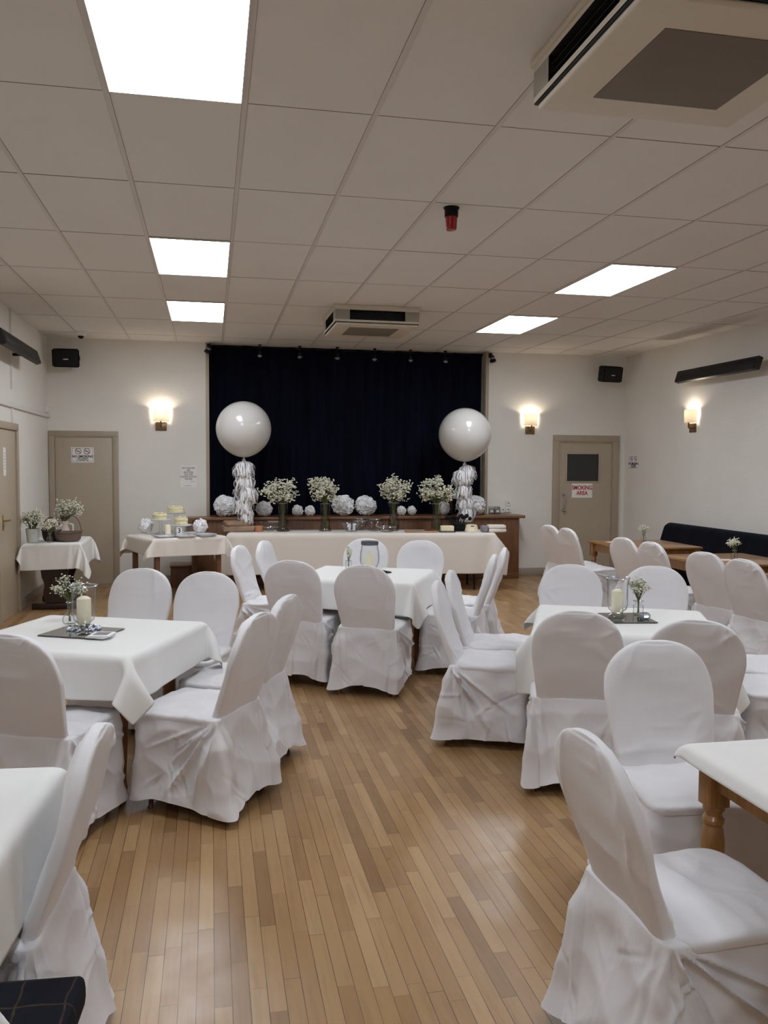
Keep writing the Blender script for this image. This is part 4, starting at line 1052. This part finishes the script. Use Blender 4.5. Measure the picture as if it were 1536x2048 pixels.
def flowers(loc, label, base_h, spread, height, n, bs, seed, cat='flowers', group=None, neck=.02, skew=(0, 0), leaf=0, name='gypsophila_bunch', vcut=-.25, wide=1.0):
    """loose bunch: stems rise from the vase bottom through the neck and fan into a dome of tiny blossoms"""
    rb = random.Random(seed); t = thing(name, label, cat, loc, 0, group); st = MB(); bl = MB(); lf = MB()
    main = []
    for k in range(max(9, n // 12)):
        a = rb.uniform(0, 6.28); e = rb.uniform(vcut, 1) ; s = math.sqrt(max(0, 1 - e * e)) * rb.uniform(.45, 1)
        tip = Vector((s * math.cos(a) * spread * wide + skew[0] * rb.random(), s * math.sin(a) * spread + skew[1] * rb.random(), base_h + height * (.44 + .5 * e * rb.uniform(.7, 1.05))))
        b0 = Vector((math.cos(a + 2) * neck * .6, math.sin(a + 2) * neck * .6, .012)); nk = Vector((math.cos(a) * neck * .7, math.sin(a) * neck * .7, base_h))
        mid = nk.lerp(tip, .5) + Vector((0, 0, height * .06)); st.tube([b0, nk, mid, tip], [.0016 if bs < .008 else .003] * 3 + [.0008], 4, caps=False); main.append((nk, mid, tip))
    for k in range(n):
        nk, mid, tip = main[k % len(main)]
        o = mid.lerp(tip, rb.uniform(.35, 1.0)); d = Vector((rb.gauss(0, 1), rb.gauss(0, 1), rb.gauss(.25, .8))).normalized() * spread * rb.uniform(.08, .32)
        p = o + d; st.tube([o, p], [.0009 if bs < .008 else .0013] * 2, 3, caps=False)
        for q in range(2 if bs > .008 else 1):
            pp_ = p + Vector((rb.gauss(0, 1), rb.gauss(0, 1), rb.gauss(0, 1))) * bs * (.9 if q else 0)
            r = bs * rb.uniform(.6, 1.15); res = bmesh.ops.create_icosphere(bl.bm, subdivisions=1, radius=r, matrix=Matrix.Translation(pp_) @ Matrix.Diagonal((1, 1, .7, 1)))
    st.build('stem', M['stem'], t, sharp=0)['kind'] = 'stuff'
    for f in bl.bm.faces: f.smooth = True
    bl.build('blossom', M['blossom'], t, sharp=0)['kind'] = 'stuff'
    if leaf:
        for k in range(leaf):
            nk, mid, tip = main[rb.randrange(len(main))]; o = nk.lerp(mid, rb.uniform(.2, 1.1)); d = Vector((rb.gauss(0, 1), rb.gauss(0, 1), rb.uniform(-.2, .8))).normalized(); u = d.orthogonal().normalized(); L_ = rb.uniform(.03, .06)
            lf.grid([[o + d * L_ * q - u * .006 * math.sin(PI * min(q + .05, 1)), o + d * L_ * q + u * .006 * math.sin(PI * min(q + .05, 1)) + Vector((0, 0, .003))] for q in (0, .25, .5, .75, 1)])
        lf.build('leaf', M['leafy'], t, sharp=0, solid=.0004)['kind'] = 'stuff'
    return t
def glass_thing(name, prof, label, cat, loc, mat_='glass', seg=32, group=None, base=None, rim=None):
    t = thing(name, label, cat, loc, 0, group)
    MB().lathe(prof, seg=seg, capb=True).build('glass_body', M[mat_], t, sharp=60)
    r_, z_ = prof[-1]; MB().tube([(r_ * math.cos(2 * PI * i / 40), r_ * math.sin(2 * PI * i / 40), z_) for i in range(41)], .0018 if r_ < .05 else .0026, 6, caps=False).build('lip', M['bead'], t)
    if base: MB().lathe(base, seg=seg, capb=True, capt=True).build('base', M[mat_], t, sharp=60)
    if rim: MB().lathe(rim, seg=seg).build('rim', M['rim'], t)
    return t
ZBU = .7475
VG = 'tall glass vases on the buffet'; FG = 'white flower bunches in the buffet vases'
vspec = [(.91, 10.93, [(.085, .004), (.082, .012), (.062, .05), (.056, .15), (.058, .30), (.066, .365)], 'tall glass vase on the buffet, nearest the left balloon', 'white flower bunch in the vase nearest the left balloon', (-.10, 0), .36, 1.0),
         (1.46, 10.90, [(.082, .004), (.08, .012), (.062, .05), (.056, .15), (.058, .30), (.064, .36)], 'tall glass vase on the buffet, left of the big pompom pair', 'white flower bunch left of the big pompom pair on the stage ledge', (-.10, 0), .36, 1.05),
         (2.36, 10.83, [(.072, .004), (.075, .05), (.07, .14), (.05, .22), (.048, .30), (.075, .37)], 'tall glass vase on the buffet, right of the big pompom pair', 'white flower bunch right of the big pompom pair on the stage ledge', (.02, 0), .37, 1.0),
         (2.93, 10.76, [(.072, .004), (.075, .05), (.07, .14), (.05, .22), (.048, .30), (.07, .36)], 'tall glass vase on the buffet, nearest the right balloon', 'white flower bunch in the vase nearest the right balloon', (-.02, 0), .36, 1.25)]
for i, (x, y, prof, lb, lf_, sk, h, wd) in enumerate(vspec):
    glass_thing('glass_vase', prof, lb, 'vase', (x, y, ZBU), 'glass_vase', group=VG)
    flowers((x, y, ZBU + .004), lf_, h, .225, .38, 470, .0125, 90 + i, group=FG, neck=.036, skew=sk, leaf=70, name='flower_bunch', wide=wd, vcut=-.75)

# ---------------------------------------------------------------- the buffet
t = thing('paper_parcel', 'crumpled brown paper parcel under the left balloon tail on the buffet', 'parcel', (.33, 11.0, ZBU), R(6))
for nm, x0, x1, z0, z1, rot_ in (('lower_fold', -.2, .2, 0, .075, 0), ('upper_fold', -.17, .12, .07, .14, 8)):
    mb = MB(); mb.box(x0, x1, -.12, .12, z0, z1, bev=.02, seg=3); bmesh.ops.subdivide_edges(mb.bm, edges=mb.bm.edges[:], cuts=3, use_grid_fill=True)
    for v in mb.bm.verts:
        n_ = noise.noise_vector(v.co * 13 + Vector((x1, 3, 1))); v.co += Vector((n_.x, n_.y, n_.z * (.9 if v.co.z > .02 else 0))) * .017; v.co.z = max(v.co.z, .0005)
    mb.build(nm, M['brown_paper'], t, rot=(0, 0, R(rot_)), sharp=40)
t = thing('jam_jar', 'small amber glass jar on the buffet right of the brown parcel', 'jar', (.60, 10.95, ZBU))
MB().lathe([(.055, 0), (.062, .01), (.062, .06), (.05, .075)], seg=26, capb=True, capt=True).build('body', M['terracotta'], t)
glass_thing('glass_dish', [(.03, .002), (.05, .006), (.085, .03), (.095, .055)], 'small clear glass dish on the buffet just left of the first vase', 'dish', (.735, 10.93, ZBU))
BG = 'clear glass bowls on the buffet'
glass_thing('glass_bowl', [(.06, .002), (.075, .01), (.115, .05), (.13, .095), (.132, .10)], 'clear flared glass bowl with two candles in the middle of the buffet', 'bowl', (1.79, 10.80, ZBU), group=BG)
glass_thing('fish_bowl', [(.05, .002), (.08, .012), (.115, .06), (.115, .10), (.09, .14), (.07, .15)], 'round clear glass fish bowl behind the flared bowl on the buffet', 'bowl', (1.93, 10.99, ZBU), group=BG)
glass_thing('fish_bowl', [(.05, .002), (.085, .012), (.125, .06), (.125, .10), (.10, .145), (.08, .155)], 'round clear glass fish bowl at the middle of the buffet, farther right', 'bowl', (2.10, 10.82, ZBU), group=BG)
glass_thing('glass_dish', [(.06, .002), (.08, .008), (.115, .04), (.125, .07)], 'shallow clear glass dish right of the fish bowls on the buffet', 'dish', (2.225, 10.62, ZBU), group=BG)
for i, x in enumerate((1.765, 1.825)):
    tag(MB().lathe([(.018, 0), (.018, .085), (.014, .09), (.001, .091)], seg=18, capb=True).build('dinner_candle', M['china'], loc=(x, 10.80, ZBU + .012)), ('left' if i == 0 else 'right') + ' one of two short white candles standing in the flared glass bowl', 'candle', 'short candles in the glass bowl')
t = thing('chopping_board', 'long pale wooden chopping board on the buffet front edge', 'chopping board', (2.665, 10.545, ZBU), AU + R(2))
MB().box(-.21, .21, -.07, .07, 0, .018, bev=.006).build('board', M['board'], t)
t = thing('bread_knife', 'knife with a wooden handle lying on the chopping board', 'knife', (2.68, 10.55, ZBU + .019), AU)
MB().prism([(-.17, -.012), (.03, -.014), (.03, .012), (-.16, .01)], 0, .003).build('blade', M['steel'], t)
MB().box(.03, .16, -.013, .013, 0, .018, bev=.005).build('handle', M['foot'], t)
t = thing('cream_block', 'cream coloured block of napkins on a dark tray on the buffet', 'napkin block', (3.0, 10.50, ZBU), AU)
MB().box(-.105, .105, -.06, .06, 0, .012, bev=.003).build('tray', M['rim'], t)
MB().box(-.085, .085, -.05, .05, .013, .085, bev=.01, seg=3).build('block', M['butter'], t)
t = thing('wire_basket', 'black wire basket on the buffet near the right balloon tail', 'basket', (3.2, 10.66, ZBU), AU)
mb = MB()
for z, k in ((.004, .92), (.05, .96), (.10, 1.0), (.115, 1.0)): mb.tube([(.1 * k * sx, .07 * k * sy, z) for sx, sy in ((-1, -1), (1, -1), (1, 1), (-1, 1), (-1, -1))], .003, 6)
for i in range(9):
    x = -.1 + .025 * i
    for sy in (-1, 1): mb.tube([(x * .92, sy * .0644, .004), (x, sy * .07, .115)], .002, 5)
mb.tube([(-.12, -.09, .003), (.12, -.09, .003), (.12, .09, .003), (-.12, .09, .003), (-.12, -.09, .003)], .004, 6)
mb.build('wire_frame', M['black_metal'], t)
MB().box(-.088, .088, -.06, .06, .008, .095, bev=.01).build('liner', M['black'], t)
rb = random.Random(8)
for i in range(12):
    a = rb.uniform(-1, 1); x, y = -.10 + .2 * i / 11, rb.uniform(-.045, .045); tip = (x * 1.45, y * 1.3, .165 + rb.uniform(0, .04))
    t = thing('serving_spoon', 'black serving spoon standing in the wire basket among its twins', 'spoon', (3.2, 10.66, ZBU), AU, 'black spoons in the wire basket')
    MB().tube([(x * .7, y, .10), tip], .004, 6).build('handle', M['black'], t)
    MB().sphere((tip[0], tip[1], tip[2]), .024, 12, 8, sc=(1, .55, 1.15)).build('bowl', M['black'], t)
t = thing('cream_tub', 'cream tub with a dark slot under the right balloon tail', 'tub', (3.36, 10.60, ZBU), AU)
MB().lathe([(.095, 0), (.085, .05), (.075, .085), (.03, .092)], seg=28, capb=True, capt=True).build('body', M['butter'], t)
MB().box(-.022, .022, -.082, -.066, .066, .078, bev=.003).build('slot', M['black'], t)
t = thing('folded_cloth', 'rolled grey lilac cloth left of the white napkin stack', 'cloth', (3.495, 10.47, ZBU), AU)
MB().box(-.04, .04, -.08, .08, 0, .085, bev=.025, seg=4).build('roll', M['grey_cloth'], t)
for i in range(2):
    o = MB().box(-.115, .115, -.09, .09, 0, .046, bev=.012, seg=3).build('paper_napkins', M['napkin'], loc=(3.655, 10.455, ZBU + i * .047), rot=(0, 0, AU + R(2 - 5 * i)))
    tag(o, ('upper' if i else 'lower') + ' packet of white paper napkins at the right end of the buffet', 'napkins', 'packets of white napkins')
t = thing('wine_bottle', 'dark red bottle on the stage ledge beside the right balloon tail', 'bottle', (3.345, YB - .12, ZL))
MB().lathe([(.034, 0), (.036, .006), (.036, .13), (.03, .155), (.014, .185), (.013, .23), (.015, .235)], seg=22, capb=True, capt=True).build('body', plain('dark_red_bottle', (52, 18, 22), .15), t)

# ---------------------------------------------------------------- the cake table
def cake_stand(loc, h, r, label, prof=None):
    t = thing('cake_stand', label, 'cake stand', loc, 0, 'cake stands')
    MB().lathe([(r, h), (r, h - .008), (r * .9, h - .016), (.03, h - .02)], seg=40, capt=False).lathe([(.001, h), (r, h)], seg=40).build('plate', M['china'], t)
    MB().lathe([(.07, .001), (.068, .01), (.025, .03), (.014, .06), (.02, h * .5), (.013, h * .7), (.03, h - .02)], seg=28, capb=True).build('stem', M['glass'] if h > .15 else M['china'], t, sharp=60)
def cake(loc, r, layers, label, seed, lh=.028):
    rb = random.Random(seed); t = thing('layer_cake', label, 'cake', loc, 0, 'pale yellow cakes'); z = 0
    for i in range(layers):
        mb = MB(); rr_ = r * rb.uniform(.94, 1.03); prof = [(rr_ * .99, z), (rr_ * 1.02, z + lh * .3), (rr_, z + lh * .8), (rr_ * .93, z + lh), (.001, z + lh * 1.05)]
        mb.lathe(prof, seg=36, capb=True)
        for v in mb.bm.verts: v.co += noise.noise_vector(v.co * 24 + Vector((seed, i, 0))) * .006 * (1 if v.co.z > .004 else 0)
        mb.build('sponge_layer', M['cake'], t, sharp=50); z += lh
        if i < layers - 1: MB().lathe([(rr_ * .97, z - .002), (rr_ * 1.0, z + .003), (rr_ * .97, z + .008)], seg=36, capb=True, capt=True).build('cream_layer', M['cream_fill'], t); z += .007
    mb = MB()
    for k in range(26):
        a, q = rb.uniform(0, 6.28), r * rb.uniform(.1, .85); mb.box(-.016, .016, -.006, .006, 0, .006, M=Matrix.Translation((q * math.cos(a), q * math.sin(a), z + rb.uniform(.0, .012))) @ Matrix.Rotation(rb.uniform(0, 3), 4, 'Z') @ Matrix.Rotation(rb.uniform(-.5, .5), 4, 'X'))
    mb.build('shavings', M['cream_fill'], t)['kind'] = 'stuff'
CZ = ZBC
cake_stand((-.61, 10.63, CZ), .19, .125, 'clear footed cake stand at the left of the cake table')
cake((-.62, 10.63, CZ + .191), .088, 2, 'yellow layer cake on the left clear footed stand', 1)
cake_stand((-.44, 10.93, CZ), .255, .12, 'tallest cake stand at the back of the cake table')
cake((-.44, 10.93, CZ + .256), .098, 2, 'yellow layer cake on the tallest stand at the back', 2)
cake_stand((-.365, 10.66, CZ), .118, .125, 'low cake stand at the right of the cake table')
cake((-.365, 10.66, CZ + .119), .08, 2, 'yellow layer cake on the low right stand', 3, .036)
def pillar_candle(loc, h, r, label):
    t = thing('pillar_candle', label, 'candle', loc, 0, 'ivory pillar candles')
    MB().lathe([(r, 0), (r, h * .86), (r * .97, h * .885), (r * .55, h * .955), (r * .1, h * .985)], seg=30, capb=True, capt=True).build('wax', M['candle'], t)
    MB().tube([(0, 0, h * .97), (.001, 0, h * 1.04)], .0015, 6).build('wick', M['wick'], t)
pillar_candle((-.52, 10.52, CZ), .135, .034, 'ivory pillar candle standing on the cake table')
PG = 'white square plates on the cake table'
for i, (x, y, n_, lb) in enumerate(((-.555, 10.24, 3, 'left pile'), (-.32, 10.22, 3, 'middle pile'), (-.08, 10.335, 4, 'right pile'))):
    for k in range(n_):
        mb = MB(); s = .105; b_ = .07
        mb.grid([[(-s, -s, .012), (s, -s, .012)], [(-b_, -b_, .001), (b_, -b_, .001)], [(-b_, b_, .001), (b_, b_, .001)], [(-s, s, .012), (s, s, .012)]])
        mb.grid([[(-s, -s, .012), (-b_, -b_, .001)], [(-s, s, .012), (-b_, b_, .001)]]); mb.grid([[(b_, -b_, .001), (s, -s, .012)], [(b_, b_, .001), (s, s, .012)]])
        bmesh.ops.remove_doubles(mb.bm, verts=mb.bm.verts[:], dist=1e-5)
        o = mb.build('square_plate', M['china'], loc=(x, y, CZ + k * .006), rot=(0, 0, AB + R((k * 7 + i * 5) % 11 - 5)), sharp=20, solid=.003)
        o.modifiers[0].offset = 1
        tag(o, ('top' if k == n_ - 1 else 'bottom' if k == 0 else 'second' if k == 1 else 'third') + ' white square plate of the ' + lb + ' at the front of the cake table', 'plate', PG)
t = thing('table_number', 'small card with a black figure three on the cake table', 'table number', (-.385, 10.47, CZ), R(4))
MB().box(-.03, .03, -.002, .002, .012, .095).build('card', M['paper'], t)
MB().box(-.03, .03, -.014, .014, 0, .013, bev=.003).build('stand', M['china'], t)
text_mesh('lettering', '3', .082, M['ink'], t, (0, -.0035, .054), (PI / 2, 0, 0), bold=.001)

# ---------------------------------------------------------------- the corner table
t = thing('metal_bucket', 'white perforated bucket of flowers on the corner table', 'bucket', (-1.925, 9.79, .747))
mb = MB(); mb.lathe([(.058, 0), (.06, .004), (.072, .15), (.075, .152), (.07, .15), (.058, .01)], seg=30, capb=True, capt=True); mb.build('body', plain('white_pierced_metal', (214, 220, 216), .5, var=.1, nscale=70, bump=.5, bscale=110, bdist=.004), t)
flowers((-1.925, 9.79, .757), 'white and green flowers in the white bucket', .145, .15, .22, 300, .009, 120, leaf=30, name='flower_bunch', neck=.04)
glass_thing('bud_vase', [(.028, .002), (.032, .01), (.032, .05), (.018, .075), (.02, .10)], 'small clear glass bottle on the front of the corner table', 'vase', (-1.735, 9.715, .747))
flowers((-1.735, 9.715, .749), 'pale flowers in the small glass bottle on the corner table', .10, .13, .19, 220, .009, 121, leaf=20, name='flower_bunch', neck=.012)
t = thing('jug', 'pale pink jug of flowers at the back of the corner table', 'jug', (-1.68, 10.28, .747))
MB().lathe([(.05, 0), (.062, .02), (.066, .08), (.045, .15), (.055, .2), (.05, .2), (.04, .15)], seg=28, capb=True).build('body', plain('pale_pink_china', (206, 186, 178), .35), t)
MB().tube([(.055, 0, .17), (.1, 0, .16), (.1, 0, .09), (.062, 0, .06)], .008, 8).build('handle', M['china'], t)
flowers((-1.68, 10.28, .76), 'tall airy flowers in the pink jug at the back of the corner table', .19, .19, .26, 330, .010, 122, leaf=20, name='flower_bunch', neck=.03, skew=(.1, 0))
def basket(loc, rx, ry, h, label, m_, handle):
    t = thing('wicker_basket', label, 'basket', loc, 0, 'wicker baskets on the corner table')
    mb = MB(); rows = []
    for k, z in ((.72, 0), (.9, h * .25), (1.0, h * .6), (1.02, h * .95), (1.05, h), (1.0, h * 1.02), (.95, h * .9), (.68, .015)): rows.append([(rx * k * math.cos(2 * PI * i / 36), ry * k * math.sin(2 * PI * i / 36), z + (.02 * abs(math.cos(2 * PI * i / 36)) ** 4 if z > .03 else 0)) for i in range(36)])
    V = mb.grid(rows, closed_u=True); mb._f(V[0][::-1], 0); mb._f(V[-1], 0); mb.build('bowl', m_, t)
    mb = MB(); mb.tube([(rx * 1.04 * math.cos(2 * PI * i / 30), ry * 1.04 * math.sin(2 * PI * i / 30), h + .004 + .02 * abs(math.cos(2 * PI * i / 30)) ** 4) for i in range(31)], .007, 6, caps=False); mb.build('rim', m_, t)
    if handle: MB().tube([(rx * .95 * math.cos(PI * i / 16), 0, h + handle * math.sin(PI * i / 16) ** .8) for i in range(17)], .006, 8).build('handle', m_, t)
basket((-1.565, 9.86, .747), .145, .10, .10, 'grey wicker basket with an arched handle on the corner table', M['wicker'], .20)
basket((-1.76, 9.96, .747), .10, .085, .10, 'dark wicker basket behind the small glass bottle on the corner table', M['wicker_dark'], .16)

# ---------------------------------------------------------------- centrepieces on the dining tables
ZD = TT + .0065
def mirror(cen, rz, w, d, label):
    t = thing('mirror_tile', label, 'mirror', (cen[0], cen[1], ZD), rz, 'mirror tiles under the centrepieces')
    MB().box(-w / 2, w / 2, -d / 2, d / 2, 0, .005, bev=.0015).build('backing', M['mirror_edge'], t)
    MB().box(-w / 2 + .003, w / 2 - .003, -d / 2 + .003, d / 2 - .003, .0045, .0058).build('mirror_glass', M['mirror'], t)
hur = [(.05, .006), (.052, .012), (.03, .022), (.032, .03), (.052, .048), (.058, .075), (.0575, .15), (.060, .205), (.068, .226)]
mirror((-.655, 4.50), R(-25), .33, .27, 'square mirror tile with dark edges on the left middle table')
glass_thing('hurricane_vase', hur, 'clear glass hurricane vase around the candle on the left middle table', 'candle holder', (-.655, 4.575, ZD + .006), group='glass hurricane vases')
pillar_candle((-.655, 4.575, ZD + .036), .145, .036, 'ivory pillar candle inside the glass vase on the left middle table')
rb = random.Random(3); mb = MB()
for k in range(44):
    a, q = rb.uniform(0, 6.28), rb.uniform(.054, .088); r = rb.uniform(.006, .0095); mb.sphere((q * math.cos(a), q * math.sin(a), r * .75 + (.008 if q < .066 and k % 3 == 0 else 0)), r, 10, 6, sc=(1, 1, .75))
tag(mb.build('glass_pebbles', M['bead'], loc=(-.655, 4.565, ZD + .006), sharp=0), 'ring of clear glass pebbles around the left candle vase', 'glass pebbles', kind='stuff')
SB = [(.03, .002), (.036, .008), (.038, .03), (.03, .05), (.013, .066), (.012, .105), (.018, .118)]
glass_thing('bud_vase', SB, 'small round-bellied glass bud vase behind the candle on the left middle table', 'vase', (-.755, 4.76, ZD), group='small glass bud vases')
flowers((-.755, 4.76, ZD + .002), 'spray of gypsophila in the bud vase on the left middle table', .118, .098, .16, 330, .0055, 130, neck=.008, group='gypsophila sprays')
for k in range(3):
    t = thing('coaster', ['bottom', 'middle', 'top'][k] + ' clear edged coaster in the pile beside the left mirror tile', 'coaster', (-.545 + .004 * k, 4.345 - .003 * k, ZD + .006 + .0055 * k), R(-28 + 7 * k), 'pile of coasters')
    MB().box(-.052, .052, -.052, .052, 0, .005, bev=.0015).build('slab', M['china'] if k < 2 else M['paper'], t)
    MB().box(-.036, .036, -.036, .036, .0045, .0056).build('print', M['grey_cloth'], t)
# centre table
glass_thing('bud_vase', [(.024, .002), (.027, .006), (.027, .05), (.022, .056), (.024, .062)], 'small glass bud vase on the centre table left of the glass jar', 'vase', (1.125, 6.93, ZD), group='small glass bud vases')
flowers((1.125, 6.93, ZD + .002), 'sprig of gypsophila in the bud vase on the centre table', .06, .06, .135, 130, .0052, 131, neck=.008, group='gypsophila sprays')
glass_thing('hurricane_vase', [(.05, .002), (.062, .01), (.08, .05), (.083, .09), (.078, .14), (.068, .19), (.07, .222)], 'wide-bellied glass jar with a grey rim on the centre table', 'candle holder', (1.30, 6.90, ZD), group='glass hurricane vases', rim=[(.0705, .196), (.073, .20), (.074, .226), (.07, .228), (.069, .2)])
pillar_candle((1.30, 6.90, ZD + .004), .13, .034, 'ivory pillar candle inside the wide-bellied jar on the centre table')
t = thing('black_phone', 'small black phone lying on the centre table', 'phone', (1.365, 6.62, ZD), R(20))
MB().box(-.035, .035, -.065, .065, 0, .009, bev=.004).build('body', M['black'], t)
# right middle table
mirror((2.325, 4.385), R(-9), .25, .30, 'rectangular mirror tile on the right middle table')
glass_thing('hurricane_vase', hur, 'clear footed glass hurricane vase on the right middle table', 'candle holder', (2.275, 4.405, ZD + .006), group='glass hurricane vases')
pillar_candle((2.275, 4.405, ZD + .036), .135, .034, 'ivory pillar candle inside the glass vase on the right middle table')
glass_thing('bud_vase', [(.027, .002), (.029, .006), (.029, .055), (.017, .064), (.018, .078), (.03, .082)], 'small square-shouldered glass bud vase on the right middle table', 'vase', (2.425, 4.44, ZD + .006), group='small glass bud vases', seg=24)
flowers((2.425, 4.44, ZD + .008), 'dense posy of gypsophila in the bud vase on the right middle table', .088, .066, .14, 340, .0055, 132, neck=.008, group='gypsophila sprays', vcut=0)
t = thing('tealight_holder', 'faceted clear glass tealight holder on the right mirror tile', 'candle holder', (2.395, 4.315, ZD + .006))
mb = MB(); mb.lathe([(.022, 0), (.034, .014), (.036, .024), (.026, .036), (.018, .034), (.02, .015), (.001, .012)], seg=9, capb=True); mb.build('glass_body', M['bead'], t, sharp=5)
# sprays and cards on the wall tables
ZW = .736
for i, (x, y, lb) in enumerate(((4.93, 8.94, 'table nearest the smoking area door'), (4.90, 7.16, 'table in front of the velvet bench'))):
    glass_thing('bud_vase', [(.026, .002), (.029, .008), (.029, .05), (.018, .065), (.02, .085)], 'small glass bud vase on the bare ' + lb, 'vase', (x, y, ZW), group='small glass bud vases')
    flowers((x, y, ZW + .002), 'spray of gypsophila on the bare ' + lb, .085, .085, .12, 190, .0075, 140 + i, neck=.008, group='gypsophila sprays', vcut=.05)
for i, (x, y, a, lb) in enumerate(((4.55, 8.98, 12, 'white card lying on the wooden table by the smoking area door'), (4.60, 7.36, 30, 'left white card on the wooden table in front of the bench'), (4.76, 7.10, -15, 'right white card on the wooden table in front of the bench'))):
    t = thing('place_card', lb, 'card', (x, y, ZW), R(a), 'white cards on the wall tables')
    MB().box(-.06, .06, -.045, .045, 0, .002).build('card', M['paper'], t)
# ---------------------------------------------------------------- camera
YAW, PITCH, ROLL = .203039, -.056662, .005462
f_ = Vector((math.sin(YAW) * math.cos(PITCH), math.cos(YAW) * math.cos(PITCH), math.sin(PITCH))); r0 = Vector((math.cos(YAW), -math.sin(YAW), 0)); u0 = r0.cross(f_)
r_, u_ = r0 * math.cos(ROLL) + u0 * math.sin(ROLL), u0 * math.cos(ROLL) - r0 * math.sin(ROLL)
cd = bpy.data.cameras.new('photo_camera'); cam = bpy.data.objects.new('photo_camera', cd); col.objects.link(cam)
cd.sensor_fit = 'HORIZONTAL'; cd.sensor_width = 36.0; cd.lens = 1679.634 * 36.0 / 1536.0; cd.clip_start = .02
cam.matrix_world = Matrix(((r_.x, u_.x, -f_.x, 0), (r_.y, u_.y, -f_.y, 0), (r_.z, u_.z, -f_.z, EYE), (0, 0, 0, 1)))
scene.camera = cam
# ---------------------------------------------------------------- light: the room's lamps, two added panels behind the camera, and a very faint ambient
w = bpy.data.worlds.new('dim_room'); scene.world = w; w.use_nodes = True
w.node_tree.nodes['Background'].inputs[0].default_value = (.5, .47, .44, 1); w.node_tree.nodes['Background'].inputs[1].default_value = .01
vs = scene.view_settings; scene.display_settings.display_device = 'sRGB'; vs.view_transform = 'Standard'; vs.look = 'None'; vs.exposure = EXPOSURE; vs.gamma = 1; vs.use_curve_mapping = False
cy = scene.cycles; cy.use_denoising = True; cy.use_adaptive_sampling = True; cy.adaptive_threshold = .04; cy.max_bounces = 8; cy.diffuse_bounces = 5; cy.glossy_bounces = 4; cy.transparent_max_bounces = 24; cy.sample_clamp_indirect = 6; cy.caustics_reflective = False; cy.caustics_refractive = False
